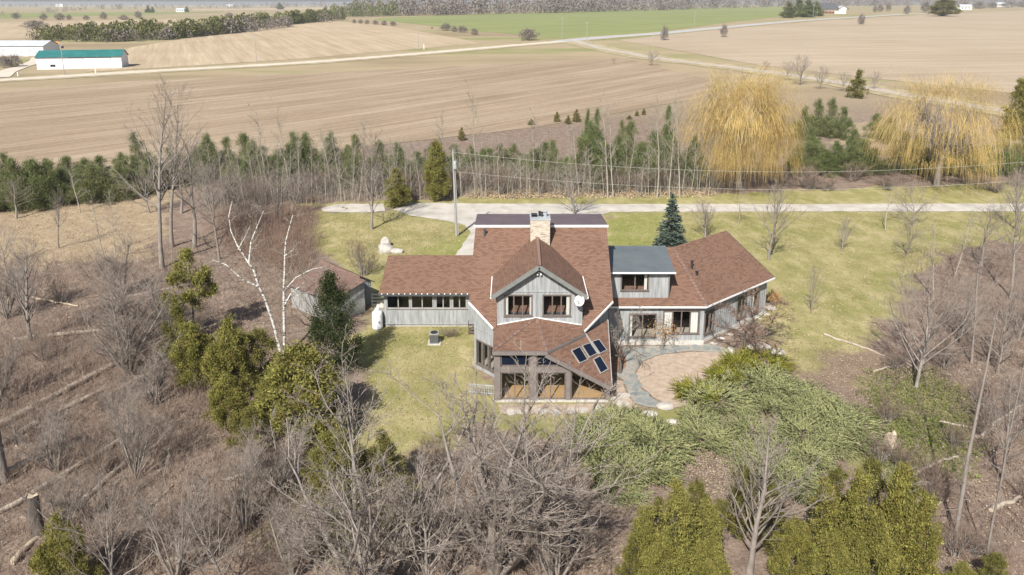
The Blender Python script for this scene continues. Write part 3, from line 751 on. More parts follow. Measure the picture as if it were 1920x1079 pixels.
# sunroom ----------------------------------------------------------
sz = lambda x, y: 3.76 - .5517 * (x - 2.31) + .5905 * (y - 47.1)
sp = [(2.42, 47.02), (6.9, 47.02), (7.15, 52.0), (5.3, 49.95)]
sun_roof = roof([(x, y, sz(x, y)) for x, y in sp], th=.12)
trim((2.3, 46.98, sz(2.3, 46.98) - .1), (6.95, 46.98, sz(6.95, 46.98) - .1), .08, .28, 'timber')
trim((6.92, 46.98, sz(6.92, 46.98) - .05), (7.17, 52.0, sz(7.17, 52.0) - .05), .06, .16, 'skyframe')
SK = [[(4.1, 48.12), (4.76, 48.75), (5.3, 48.08), (4.66, 47.5)], [(4.92, 48.89), (5.56, 49.44), (6.05, 48.9), (5.42, 48.29)], [(5.69, 49.59), (6.27, 50.06), (6.82, 49.53), (6.23, 48.97)], [(5.67, 48.31), (6.23, 48.85), (6.77, 48.16), (6.14, 47.54)]]
up = Vector((.5517, -.5905, 1)).normalized()
for q in SK:
    c = [Vector((x, y, sz(x, y))) for x, y in q]
    mb = MB(); rim = .09
    for a, b in zip(c, c[1:] + c[:1]):
        mid = sum(c, Vector()) / 4
        a2 = a + (mid - a) * .10; b2 = b + (mid - b) * .10
        mb.hexa([a, b, b2, a2, a + up * rim, b + up * rim, b2 + up * rim, a2 + up * rim])
    s_ = mb.build('skylight', M['skyframe'], house)
    g = MB(); g.poly([p + (mid - p) * .09 + up * .06 for p in c]); g.build('pane', M['skyglass'], s_)
trim((5.25, 49.98, sz(5.25, 49.98) + .05), (6.18, 48.9, sz(6.18, 48.9) + .05), .09, .08, 'skyframe', name='downspout')
FY = 47.3
posts = [(-1.22, -.80), (1.24, 1.70), (3.74, 4.06), (6.52, 6.80)]
for a, b in posts:
    zt = 3.7 if a < 2 else sz(a, FY) - .12
    p_ = MB(); p_.box(a, b, FY - .14, FY + .14, .08, zt); p_.build('post', M['timber'], house)
for a, b in ((-.80, 1.24), (1.70, 3.74)):
    p_ = MB(); p_.box(a, b, FY - .11, FY + .11, 2.2, 2.62); p_.build('beam', M['timber'], house)
ff = Fr((-1.22, FY), (6.8, FY))
def glaze(name, pts, split=None, rail=.05, pm='frame'):
    """glazed panel from (x,z) outline with rails"""
    mb = MB()
    for (x0, z0), (x1, z1) in zip(pts, pts[1:] + pts[:1]): mb.bar((x0, FY, z0), (x1, FY, z1), .08, rail * 2, (0, 0, 1) if abs(x1 - x0) > .01 else (1, 0, 0))
    if split is not None:
        for (x, z0, z1) in split: mb.bar((x, FY, z0), (x, FY, z1), .08, .07, (1, 0, 0))
    o = mb.build(name, M[pm], house)
    if split:
        x = split[0][0]; xs0, xs1 = pts[0][0], pts[1][0]
        for l, r in ((xs0, x), (x, xs1)):
            g = MB(); g.poly([(l, FY + .01, pts[0][1]), (r, FY + .01, pts[0][1]), (r, FY + .01, pts[2][1]), (l, FY + .01, pts[2][1])]); g.build('pane', M['glass'], o)
    else:
        g = MB(); g.poly([(x, FY + .01, z) for x, z in pts]); g.build('pane', M['skyglass' if name.startswith('cler') else 'glass'], o)
    return o
glaze('patio_door', [(-.75, .17), (1.19, .17), (1.19, 2.16), (-.75, 2.16)], [(.2, .2, 2.1)])
glaze('patio_door', [(1.75, .17), (3.69, .17), (3.69, 2.16), (1.75, 2.16)], [(2.68, .2, 2.1)])
glaze('clerestory_window', [(-.75, 2.68), (1.19, 2.68), (1.19, 3.58), (-.75, 3.58)])
glaze('clerestory_window', [(1.75, 2.68), (3.6, 2.68), (1.75, 3.62)])
glaze('sloped_window', [(4.1, .17), (6.48, .17), (6.48, sz(6.48, FY) - .28), (4.1, sz(4.1, FY) - .28)])
sill = MB(); sill.box(-1.3, 6.86, FY - .2, FY + .2, 0.0, .12); sill.build('sill_beam', M['concrete'], house)
fm = MB(); fm.poly([(-1.1, FY + .18, .13), (6.7, FY + .18, .13), (6.9, 51.9, .13), (5.0, 50.4, .13), (-1.1, 50.6, .13)]); fm.build('wood_floor', M['woodfloor'], house)
rw_ = MB(); rw_.poly([(6.78, FY, .05), (6.95, 51.9, .05), (6.95, 51.9, sz(6.95, 51.9) - .13), (6.78, FY, sz(6.78, FY) - .13)]); rw_.build('wall', M['timber'], house)
lw_ = MB(); lw_.poly([(-1.15, FY, .05), (-1.15, 50.5, .05), (-1.15, 50.5, 3.85), (-1.15, FY, 3.8)]); lw_.build('wall', M['timber'], house)
# sofa and counter seen through the doors
bk = MB(); bk.poly([(-1.1, 50.62, .1), (5.0, 50.62, .1), (5.0, 50.62, 1.0), (-1.1, 50.62, 1.0)]); bk.poly([(-1.1, 50.62, 2.3), (5.0, 50.62, 2.3), (5.0, 50.62, 4.0), (-1.1, 50.62, 4.0)])
bk.build('partition', M['inwall'], house)
# left wing --------------------------------------------------------
wz = lambda y: 3.2 + .45 * (y - 59.1)
wl = Fr((-10.9, 59.6), (-2.85, 59.6))
pw = [(.28, 2.14, 1.72, 2.84), (2.36, 4.14, 1.72, 2.84), (4.46, 5.62, 1.72, 2.84), (5.88, 6.98, 1.72, 2.84)]
wall(wl, .1, 3.15, pw)
for i, o in enumerate(pw): window(wl, o, 2, [], 'skyframe', 'screen', fw=.09)
trim(wl.w(0, .05, .28), wl.w(wl.L - .6, .05, .28), .05, .08, 'batten', name='trim_board')
pb = MB(); pb.box(-10.85, -2.9, 59.62, 59.7, 0, .12); pb.build('foundation', M['concrete'], house)
roof([(-11.25, 59.1, 3.2), (-2.95, 59.1, 3.2), (-2.95, 63.4, wz(63.4)), (-11.05, 63.4, wz(63.4))]); roof([(-11.05, 63.4, wz(63.4)), (-2.95, 63.4, wz(63.4)), (-2.95, 67.8, 3.2), (-11.25, 67.8, 3.2)])
trim((-11.25, 59.08, 3.08), (-3.2, 59.08, 3.08), .08, .18, 'darktrim', name='gutter')
for i in range(17):
    b_ = MB(); xx = -11.0 + i * .48; b_.box(xx, xx + .09, 59.0, 59.08, 3.16, 3.24); b_.build('gutter_clip', M['white'], house)
prism_wall([(-10.88, 59.6, 0), (-10.88, 67.3, 0), (-10.88, 67.3, 3.2), (-10.88, 63.4, 4.95), (-10.88, 59.6, 3.3)])
prism_wall([(-10.88, 67.3, 0), (-2.9, 67.3, 0), (-2.9, 67.3, 3.2), (-10.88, 67.3, 3.2)])
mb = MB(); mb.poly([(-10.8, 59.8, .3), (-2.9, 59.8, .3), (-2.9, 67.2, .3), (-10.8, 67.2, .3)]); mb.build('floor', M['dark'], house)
# right wing -------------------------------------------------------
rz = lambda y: 3.45 + .5 * (y - 55.85)
rf = Fr((7.2, 56.2), (15.5, 56.2))
r_ops = [(2.3, 4.4, .66, 2.6), (5.05, 7.9, .98, 2.88)]
wall(rf, .3, 3.4, r_ops)
window(rf, r_ops[0], 2, [(2.3, 2.55)]); window(rf, r_ops[1], 4, [(5.1, 5.75), (7.2, 7.85)])
fb = MB(); fb.box(7.3, 15.55, 56.05, 56.25, 0, .34); fb.build('foundation', M['concrete'], house)
aE1 = np.array([15.54, 55.85]); aE2 = np.array([23.2, 62.36]); at_ = (aE2 - aE1) / np.hypot(*(aE2 - aE1)); an = np.array([-at_[1], at_[0]])
RZ = rz(61.8); aR2 = aE2 + an * 5.4 + at_ * .3; aB2 = aR2 + an * 5.4
R1 = np.array([13.95, 61.8])
roof([(7.3, 55.85, 3.45), (*aE1, 3.45), (*R1, RZ), (7.3, 61.8, RZ)])
roof([(*aE1, 3.45), (*aE2, 3.45), (*aR2, RZ), (*R1, RZ)])
bq = R1 + np.array([-2.0, 5.6])
roof([(*R1, RZ), (*aR2, RZ), (*aB2, 3.45), (*bq, 3.45)]); roof([(7.3, 61.8, RZ), (*R1, RZ), (*bq, 3.45), (7.3, 67.4, 3.45)])
vc = MB(); vc.bar((*aE1, 3.47), (*R1, RZ + .02), .3, .03); vc.build('valley_shingles', M['roof_shed'], house)
trim((7.5, 55.82, 3.36), (15.54, 55.82, 3.36), .07, .13, 'white', name='gutter')
trim((*(aE1 - an * .03), 3.36), (*(aE2 - an * .03 + at_ * .05), 3.36), .07, .13, 'white', name='gutter')
trim((*(aE2 + at_ * .03), 3.34), (*(aR2 + at_ * .03), RZ - .11), .06, .2, 'darktrim')
aw = Fr(aE1 + an * .45 + at_ * .1, aE2 + an * .45 - at_ * .35)
a_ops = [(.5, 1.7, .7, 2.6), (5.1, 6.4, .7, 2.6), (7.3, 8.4, .45, 2.6)]
wall(aw, .2, 3.4, a_ops)
window(aw, a_ops[0], 2); window(aw, a_ops[1], 2); window(aw, a_ops[2], 1, [(7.35, 7.8)])
e0 = aw.w(aw.L, 0, 0)[:2]; e1 = np.array(e0) + an * 10
prism_wall([(*e0, 0), (*e1, 0), (*e1, 3.4), (*(np.array(e0) + an * 5), RZ - .2), (*e0, 3.4)])
fb = MB(); aw.box(fb, 0, aw.L, -.2, .06, 0, .24); fb.build('foundation', M['concrete'], house)
mb = MB(); mb.poly([(7.3, 56.4, .35), (15.5, 56.4, .35), (*e0, .35), (*e1, .35), (12, 67, .35), (7.3, 67, .35)]); mb.build('floor', M['inwall'], house)
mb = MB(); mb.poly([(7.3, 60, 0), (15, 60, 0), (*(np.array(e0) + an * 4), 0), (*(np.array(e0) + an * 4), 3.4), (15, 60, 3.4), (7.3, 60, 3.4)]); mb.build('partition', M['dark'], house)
# shed dormer on right wing
dwl = Fr((7.9, 56.65), (12.7, 56.65))
d_ops = [(.92, 3.06, 4.5, 5.86)]
wall(dwl, 3.72, 6.12, d_ops); window(dwl, d_ops[0], 2, [(2.75, 3.0)])
roof([(7.35, 56.2, 6.2), (13.0, 56.2, 6.2), (13.35, 61.9, 6.52), (7.35, 61.9, 6.52)], 'sheetgrey', .1, edge='darktrim')
trim((7.5, 56.17, 6.13), (13.05, 56.17, 6.13), .07, .12, 'white', name='gutter')
prism_wall([(12.7, 56.65, 3.7), (12.7, 62.0, 6.4), (12.7, 56.65, 6.12)])
mb = MB(); mb.poly([(7.9, 58.5, 3.9), (12.6, 58.5, 3.9), (12.6, 58.5, 6.1), (7.9, 58.5, 6.1)]); mb.build('partition', M['dark'], house)
trim((12.62, 56.58, 3.9), (12.62, 56.58, 6.1), .08, .08, 'trimgrey', name='downspout')
# chimney ----------------------------------------------------------
ch = MB()
def uvbox(mb, x0, x1, y0, y1, z0, z1):
    for a, b in (((x0, y0), (x1, y0)), ((x1, y0), (x1, y1)), ((x1, y1), (x0, y1)), ((x0, y1), (x0, y0))):
        L = math.hypot(b[0] - a[0], b[1] - a[1]); o = a[0] + a[1]
        mb.poly([(*a, z0), (*b, z0), (*b, z1), (*a, z1)], [(o, z0), (o + L, z0), (o + L, z1), (o, z1)])
    mb.poly([(x0, y0, z1), (x1, y0, z1), (x1, y1, z1), (x0, y1, z1)])
uvbox(ch, 1.46, 3.0, 56.5, 57.9, 8.0, 10.4)
chim = ch.build('chimney', M['brick'], house)
cc = MB(); cc.box(1.42, 3.04, 56.46, 57.94, 10.40, 10.52); cc.build('chimney_cap', M['metal'], chim)
for x, y, r, h in ((1.72, 57.2, .0, 0), (2.2, 57.3, .09, .34), (2.38, 57.15, .08, .32), (2.66, 57.2, .13, .42)):
    c_ = MB()
    if r: c_.cyl((x, y, 10.5), (x, y, 10.5 + h), r, r, 10); c_.lathe((x, y, 10.5 + h), [(r * 1.5, 0), (r * 1.5, .05), (0, .12)], 10)
    else:
        c_.box(1.54, 1.98, 57.0, 57.4, 10.5, 10.56)
        for xx in (1.56, 1.92): c_.box(xx, xx + .04, 57.02, 57.38, 10.56, 10.7)
        c_.box(1.52, 2.0, 56.98, 57.42, 10.7, 10.74)
    c_.build('flue', M['metal'] if x > 2.5 else M['blackmetal'], chim)
for (x, y, zz, h, m_) in ((-2.2, 57.6, kz(57.6), .5, 'darktrim'), (15.2, 59.8, rz(59.8) - .2, .6, 'blackmetal'), (15.5, 59.2, rz(59.2) - .35, .35, 'blackmetal')):
    v_ = MB(); v_.cyl((x, y, zz - .1), (x, y, zz + h), .1, .09, 9); v_.lathe((x, y, zz + h), [(.15, 0), (.15, .06), (0, .1)], 9); v_.build('roof_vent', M[m_], house)
# back porch steps at inner corner
st = MB()
for i in range(3): st.box(-3.65, -2.95, 58.0 + i * .28, 58.3 + i * .28, .12 + i * .2, .18 + i * .2)
for xx in (-3.68, -2.98): st.box(xx, xx + .06, 58.0, 58.06, 0, .95); st.box(xx, xx + .06, 58.8, 58.86, 0, .95); st.box(xx, xx + .06, 58.0, 58.86, .9, .95)
st.build('steps', M['frame'], house)

# ------------------------------------------------------------------ things round the house
dish = thing('satellite_dish', (5.0, 50.4, 6.1), 'white satellite dish bolted next to the upper gable window', 'satellite dish')
mb = MB(); cX = Vector((4.85, 49.95, 6.35)); nrm = Vector((-.35, -.8, .45)).normalized()
ta = nrm.cross(Vector((0, 0, 1))).normalized(); tb = ta.cross(nrm)
rings = []
for r, d in ((0, 0), (.14, .012), (.27, .05), (.36, .1), (.40, .13)):
    rings.append([cX + nrm * d + (ta * math.cos(t) * .9 + tb * math.sin(t)) * r for t in [2 * math.pi * i / 18 for i in range(18)]])
for a, b in zip(rings, rings[1:]):
    for i in range(18): j = (i + 1) % 18; mb.poly([a[i], a[j], b[j], b[i]])
for a, b in zip(rings, rings[1:]):
    for i in range(18): j = (i + 1) % 18; mb.poly([b[i] - nrm * .02, b[j] - nrm * .02, a[j] - nrm * .02, a[i] - nrm * .02])
mb.build('reflector', M['white'], dish)
mb = MB(); mb.cyl(cX - nrm * .02, (5.0, 50.5, 5.9), .03, .03, 6); mb.build('mount', M['blackmetal'], dish)
mb = MB(); mb.cyl(cX - tb * .36 + nrm * .1, cX + nrm * .42 - tb * .1, .018, .018, 6); mb.box(*(np.repeat(np.array(cX + nrm * .44 - tb * .1), 2) + np.tile([-.05, .05], 3))); mb.build('feed_arm', M['darktrim'], dish)

tk = thing('propane_tank', (-11.45, 59.2, 0), 'tall white upright propane tank at the corner of the porch wing', 'tank')
mb = MB(); mb.lathe((-11.45, 59.2, 0), [(0, .08), (.42, .08), (.45, .14), (.45, 1.35), (.42, 1.5), (.32, 1.6), (.18, 1.66), (0, 1.68)], 20); mb.build('body', M['tank'], tk, True)
mb = MB(); mb.lathe((-11.45, 59.2, 1.6), [(.2, 0), (.2, .22), (.17, .22), (.17, .04)], 14); mb.build('collar', M['tank'], tk)
mb = MB(); mb.lathe((-11.45, 59.2, 0), [(.38, 0), (.38, .1), (.36, .1)], 16); mb.build('foot_ring', M['metal'], tk)
t2 = tag(link('white_bundle', fast_mesh('white_bundle', *(lambda: (np.array([(x * (.42 + .12 * math.sin(7 * y)), y * (.4 + .1 * math.sin(5 * x)), z * .2 + .18 + .1 * math.sin(6 * x + 4 * y)) for x, y, z in [(math.cos(a) * math.cos(b), math.sin(a) * math.cos(b), math.sin(b)) for b in np.linspace(-1.57, 1.57, 8) for a in np.linspace(0, 6.283, 13)[:12]]]), np.array([(r * 12 + i, r * 12 + (i + 1) % 12, (r + 1) * 12 + (i + 1) % 12, (r + 1) * 12 + i) for r in range(7) for i in range(12)])))(), M['flagpale'], True), None, (-11.3, 60.35, 1.38)), 'crumpled pale sheet bundle behind the propane tank', 'bundle')
bx = MB(); bx.box(-11.8, -10.95, 59.9, 60.8, 0, 1.45); tag(bx.build('meter_box', M['skyframe']), 'pale upright box under the pale bundle beside the wing', 'box')

ac = thing('air_conditioner', (-6.3, 56.4, 0), 'grey outdoor air conditioner on a pale pad in the side lawn', 'air conditioner')
mb = MB(); mb.box(-6.85, -5.8, 55.95, 56.95, 0, .08); mb.build('pad', M['concrete'], ac)
mb = MB(); mb.box(-6.68, -6.0, 56.1, 56.78, .08, .86)
mb.build('cabinet', M['trimgrey'], ac)
mb = MB()
for i in range(9):
    z = .16 + i * .075; mb.box(-6.70, -5.98, 56.08, 56.095, z, z + .035)
tag(mb.build('louvre', M['darktrim'], ac), kind='stuff')
mb = MB(); mb.box(-6.72, -5.96, 56.06, 56.82, .86, .92); mb.build('top_panel', M['skyframe'], ac)
mb = MB(); mb.lathe((-6.34, 56.44, .92), [(.30, .0), (.30, .03), (.27, .03), (.2, .01), (0, .005)], 18); mb.build('fan_grille', M['blackmetal'], ac)

# rail fence between shed and house wing
fe = thing('rail_fence', (-12.2, 63.6, 0), 'dark wooden rail fence closing the gap between shed and house', 'fence')
for xx in (-12.75, -11.3):
    mb = MB(); mb.box(xx, xx + .1, 63.6, 63.7, 0, 1.5); mb.build('post', M['darktrim'], fe)
for zz in (.3, .62, .94, 1.26):
    mb = MB(); mb.box(-12.8, -11.15, 63.56, 63.6, zz, zz + .12); mb.build('rail', M['darktrim'], fe)
# picket railing beside the sunroom
pk = thing('picket_railing', (-2.0, 48.2, 0), 'weathered grey picket railing beside the sunroom corner', 'railing')
pa, pb_ = np.array([-3.05, 48.3]), np.array([-1.3, 48.0])
mb = MB(); mb.bar((*pa, .75), (*pb_, .75), .06, .06); mb.build('top_rail', M['batten'], pk)
mb = MB(); mb.bar((*pa, .15), (*pb_, .15), .06, .06); mb.build('bottom_rail', M['batten'], pk)
for i in range(15):
    q = pa + (pb_ - pa) * i / 14; mb = MB(); mb.box(q[0] - .02, q[0] + .02, q[1] - .02, q[1] + .02, 0, .8); mb.build('picket', M['batten'], pk)

# ------------------------------------------------------------------ shed
shed = thing('garden_shed', (-16, 63.5, 0), 'blue grey board-and-batten shed with old red shingle roof beside the birches', 'shed')
G1 = site(660, 581.6)[:2]; G2 = site(697, 569)[:2]
sf = Fr(G1, G2); back = -sf.n
ez = 2.25; az = 3.05; SL = 6.2
wall(sf, 0, ez, [], [(0, ez), (sf.L, ez), (sf.L / 2 - .2, az - .1)], 'shed_wood', .1, .26, shed, 'shed_wood')
def sw(a, d, z): return sf.w(a, d, z)
rr0 = sf.L / 2 - .2
roof([sw(rr0, .25, az), sw(-.35, .25, ez - .2), sw(-.35, -SL, ez - .2), sw(rr0, -SL, az)], 'roof_shed', .08, shed)
roof([sw(rr0, .25, az), sw(rr0, -SL, az), sw(sf.L + .3, -SL, ez - .15), sw(sf.L + .3, .25, ez - .15)], 'roof_shed', .08, shed)
prism_wall([sw(0, 0, 0), sw(0, -SL + .3, 0), sw(0, -SL + .3, ez), sw(0, 0, ez)], 'shed_old', shed)
prism_wall([sw(sf.L, 0, 0), sw(sf.L, -SL + .3, 0), sw(sf.L, -SL + .3, ez), sw(sf.L, 0, ez)], 'shed_wood', shed)
B0 = site(545, 533.6, 2.2)[:2]; B1 = site(613, 559.5, 2.2)[:2]; B1 = B0 + (B1 - B0) * 1.15
lf = Fr(B0, B1)
wall(lf, 0, 2.2, [], None, 'shed_old', .1, .35, shed, 'shed_old')
roof([lf.w(-.2, .25, 2.2), lf.w(lf.L + .2, .25, 2.2), lf.w(lf.L + .2, -3.6, 3.0), lf.w(-.2, -3.6, 3.0)], 'roof_shed', .08, shed)
prism_wall([lf.w(lf.L, 0, 0), lf.w(lf.L, -3.5, 0), lf.w(lf.L, -3.5, 2.9), lf.w(lf.L, 0, 2.2)], 'shed_old', shed)
prism_wall([lf.w(0, 0, 0), lf.w(0, -3.5, 0), lf.w(0, -3.5, 2.9), lf.w(0, 0, 2.2)], 'shed_old', shed)

# ------------------------------------------------------------------ pole and service wires
def pole(base, h, r, label, group=None, cross=True, name='utility_pole', lean=0.0, xf=None):
    t = thing(name, base, label, 'pole', group)
    b = np.array(base)
    mb = MB(); mb.cyl(b, b + (lean, 0, h), r, r * .65, 8); mb.build('shaft', M['pole_wood'], t)
    if cross:
        mb = MB(); mb.box(b[0] + lean - .9, b[0] + lean + .9, b[1] - .06, b[1] + .06, b[2] + h - .7, b[2] + h - .55); mb.build('crossarm', M['pole_wood'], t)
        for dx in (-.8, 0, .8):
            mb = MB(); mb.cyl(b + (lean + dx, 0, h - .55 if dx else h), b + (lean + dx, 0, h - .35 if dx else h + .2), .06, .04, 6); mb.build('insulator', M['metal'], t)
    return t
pbase = site(856, 443)
pt = pole(pbase, 10.3, .16, 'weathered wooden utility pole rising from the lawn behind the house', cross=False, lean=-.25)
mb = MB(); mb.cyl(pbase + (-.02, -.28, 8.3), pbase + (-.02, -.28, 9.2), .2, .2, 12); mb.build('transformer', M['metal'], pt)
mb = MB(); mb.cyl(pbase + (.22, 0, .1), pbase + (-.02, .02, 8.0), .035, .035, 6); mb.build('conduit', M['metal'], pt)
mb = MB(); mb.cyl(pbase + (-.25, 0, 10.3), pbase + (-.25, 0, 10.6), .05, .04, 6); mb.build('insulator', M['metal'], pt)
lp = np.array(pbase) ; pw2 = np.array([78.0, 91.0, 0.0])
pt2 = pole(pw2, 9.5, .16, 'wooden utility pole carrying the service wires beyond the open lawn', cross=False)
def wire(a, b, sag, label, r=.014):
    t = np.linspace(0, 1, 28)
    P = np.array(a)[None] * (1 - t)[:, None] + np.array(b)[None] * t[:, None]; P[:, 2] -= sag * 4 * t * (1 - t)
    V, F = tubes(P[None], np.full((1, 28), r), 4)
    tag(link('service_wire', fast_mesh('service_wire', V, F, M['wire'])), label, 'wire', 'service wires')
# ------------------------------------------------------------------ plant growing helpers
def norm(v): return v / np.maximum(np.linalg.norm(v, axis=-1, keepdims=True), 1e-9)
def tubes(P, Rd, k):
    N, m, _ = P.shape
    T = norm(np.gradient(P, axis=1))
    ref = np.where(np.abs(T[..., 2:3]) > .9, np.array([1., 0, 0]), np.array([0, 0, 1.]))
    A = norm(np.cross(T, ref)); B = np.cross(T, A)
    idx = np.arange(N * m * k).reshape(N, m, k)
    if k == 2:
        V = np.stack([P - A * Rd[..., None], P + A * Rd[..., None]], 2)
        F = np.stack([idx[:, :-1, 0], idx[:, :-1, 1], idx[:, 1:, 1], idx[:, 1:, 0]], -1).reshape(-1, 4)
    else:
        an_ = np.arange(k) * 2 * math.pi / k
        V = P[:, :, None] + Rd[..., None, None] * (A[:, :, None] * np.cos(an_)[:, None] + B[:, :, None] * np.sin(an_)[:, None])
        nx = np.roll(idx, -1, 2)
        F = np.stack([idx[:, :-1], nx[:, :-1], nx[:, 1:], idx[:, 1:]], -1).reshape(-1, 4)
    return V.reshape(-1, 3), F
def joinm(parts):
    V, F, o = [], [], 0
    for v, f in parts: V.append(v); F.append(f + o); o += len(v)
    return np.concatenate(V), np.concatenate(F)
def paths(g, start, d, L, m, wander, trop):
    P = [start]; d = norm(d)
    for _ in range(m - 1):
        d = norm(d + g.normal(0, wander, d.shape) + np.array([0, 0, 1.]) * trop)
        P.append(P[-1] + d * (L / (m - 1))[:, None])
    return np.stack(P, 1)
def grow(g, P, Rd, levels):
    out = []
    for lv in levels:
        N, m, _ = P.shape; n = lv['n']
        t = g.uniform(lv.get('t0', .25), lv.get('t1', 1.0), (N, n)) if not lv.get('even') else np.linspace(lv.get('t0', .25), lv.get('t1', 1), n)[None] + g.normal(0, .02, (N, n))
        t = np.clip(t, 0, .999); f = t * (m - 1); i = f.astype(int); fr_ = (f - i)[..., None]
        ar = np.arange(N)[:, None]
        p = P[ar, i] * (1 - fr_) + P[ar, i + 1] * fr_
        tan = norm(P[ar, i + 1] - P[ar, i]); r = Rd[ar, i] * (1 - fr_[..., 0]) + Rd[ar, i + 1] * fr_[..., 0]
        plen = np.linalg.norm(np.diff(P, axis=1), axis=2).sum(1)[:, None]
        az = g.uniform(0, 2 * math.pi, (N, n)) if not lv.get('even') else (np.arange(n) * 2.4)[None] + g.uniform(0, 6, (N, 1)) + g.normal(0, .3, (N, n))
        ref = np.where(np.abs(tan[..., 2:3]) > .95, np.array([1., 0, 0]), np.array([0, 0, 1.]))
        a = norm(np.cross(tan, ref)); b = np.cross(tan, a)
        an_ = np.radians(g.normal(lv['ang'], lv.get('angv', 8), (N, n)))[..., None]
        d = tan * np.cos(an_) + (a * np.cos(az)[..., None] + b * np.sin(az)[..., None]) * np.sin(an_)
        L = plen * lv['ratio'] * (1 - lv.get('fall', .4) * t) * g.uniform(.65, 1.15, (N, n))
        if 'bulge' in lv: L = plen * lv['ratio'] * np.interp(t, *lv['bulge']) * g.uniform(.75, 1.15, (N, n))
        P = paths(g, p.reshape(-1, 3), d.reshape(-1, 3), L.ravel(), lv['m'], lv.get('w', .12), lv.get('trop', .05))
        r0 = np.maximum(np.minimum(r.ravel() * lv.get('rr', .55), L.ravel() * .05), lv.get('rmin', .006))
        Rd = r0[:, None] * np.linspace(1, lv.get('tip', .35), lv['m'])[None]
        out.append((P, Rd, lv['k']))
    return out
PROTO = {}
def bare(key, seed, h, r, levels, lean=(0, 0), fork=None, trunk_m=9, mats=('bark_grey', 'twig_grey'), wander=.05, split=1, stems=1, spread=0.0):
    g = np.random.default_rng(seed)
    if stems == 1:
        start = np.zeros((1, 3)); d = np.array([[lean[0], lean[1], 1.]]); L = np.array([h])
    else:
        az = g.uniform(0, 6.283, stems); rad = g.uniform(0, .25, stems) * spread
        start = np.stack([np.cos(az) * rad, np.sin(az) * rad, np.zeros(stems)], 1)
        sp_ = g.uniform(.2, 1, stems) * spread
        d = np.stack([np.cos(az) * sp_, np.sin(az) * sp_, np.ones(stems)], 1); L = h * g.uniform(.7, 1.1, stems)
    P = paths(g, start, d, L, trunk_m, wander, .02 if stems == 1 else .06)
    P[:, 0, 2] -= .15
    Rd = (r * g.uniform(.75, 1.1, len(P)))[:, None] * np.linspace(1, .12, trunk_m)[None] ** .9
    if stems == 1: Rd[:, 0] *= 1.25
    kids = grow(g, P, Rd, levels)
    tr = joinm([tubes(P, Rd, 7 if r > .05 else 5)] + [tubes(*k) for k in kids[:split]])
    cr = joinm([tubes(*k) for k in kids[split:]])
    top = max(tr[0][:, 2].max(), cr[0][:, 2].max())
    PROTO[key] = dict(h=float(top), w=float(np.percentile(np.abs(cr[0][:, :2]), 97)), parts=[('trunk', fast_mesh(key + '_trunk', *tr, M[mats[0]], True)), ('crown', fast_mesh(key + '_crown', *cr, M[mats[1]], True))])
def proto(key, parts, h, w): PROTO[key] = dict(h=h, w=w, parts=parts)
def plant(key, base, h, label, cat='tree', group=None, name='bare_tree', rz=None, wid=None, tilt=(0, 0)):
    """w is the full width wanted in metres (None keeps the natural one)"""
    pr = PROTO[key]
    s = h / pr['h']; sx = s if wid is None else wid / (2 * pr['w'])
    t = thing(name, base, label, cat, group, random.uniform(0, 6.28) if rz is None else rz)
    t.scale = (sx, sx, s); t.rotation_euler = (tilt[0], tilt[1], t.rotation_euler[2])
    for nm, me in pr['parts']: link(nm, me, t)
    return t
def pplant(key, u, v, vtop, label, cat='tree', group=None, name='bare_tree', wpx=None, **kw):
    b = site(u, v)
    return plant(key, b, height_at(b, vtop), label, cat, group, name, wid=None if wpx is None else wsize(b, wpx), **kw)

# --- bare tree kinds
for i in range(3):
    bare(f'sapling{i}', 20 + i, 10, .06, [dict(n=26, t0=.25, ang=32, ratio=.24, fall=.5, rr=.45, m=5, k=3, trop=.10, w=.10, rmin=.012), dict(n=5, t0=.2, ang=32, ratio=.42, rr=.5, m=4, k=3, trop=.06, rmin=.008), dict(n=3, t0=.3, ang=30, ratio=.5, m=3, k=2, rmin=.006)], lean=(.04 * (i - 1), .02), mats=('bark_pale', 'twig_pale'), wander=.035)
for i in range(3):
    bare(f'oval{i}', 40 + i, 9, .12, [dict(n=34, t0=.16, t1=.97, even=True, ang=30, ratio=.52, bulge=([0, .2, .5, 1], [1.0, 1.05, .7, .25]), rr=.42, m=7, k=4, trop=.09, w=.06, rmin=.014), dict(n=9, t0=.2, ang=30, ratio=.36, rr=.5, m=4, k=3, trop=.08, rmin=.009), dict(n=4, t0=.25, ang=32, ratio=.45, m=3, k=2, trop=.05, rmin=.007)], wander=.03)
for i in range(3):
    bare(f'spread{i}', 60 + i, 7, .15, [dict(n=24, t0=.14, t1=.98, even=True, ang=48, ratio=.80, bulge=([0, .3, .7, 1], [1.05, 1.0, .7, .4]), rr=.5, m=8, k=5, trop=.06, w=.10, rmin=.02), dict(n=9, t0=.22, ang=38, ratio=.42, rr=.5, m=5, k=3, trop=.06, w=.12, rmin=.011), dict(n=6, t0=.2, ang=38, ratio=.5, m=4, k=3, trop=.04, w=.14, rmin=.008), dict(n=3, t0=.2, ang=38, ratio=.5, m=3, k=2, w=.14, rmin=.006)], wander=.06)
for i in range(3):
    bare(f'tall{i}', 80 + i, 17, .27, [dict(n=24, t0=.34, t1=.98, even=True, ang=42, ratio=.34, bulge=([.3, .5, .8, 1], [1.0, 1.1, .8, .45]), rr=.45, m=7, k=4, trop=.07, w=.13, rmin=.022), dict(n=8, t0=.2, ang=40, ratio=.45, rr=.5, m=5, k=3, trop=.05, w=.14, rmin=.013), dict(n=5, t0=.2, ang=38, ratio=.5, m=4, k=3, w=.14, rmin=.009)], lean=(.03, 0), wander=.05)
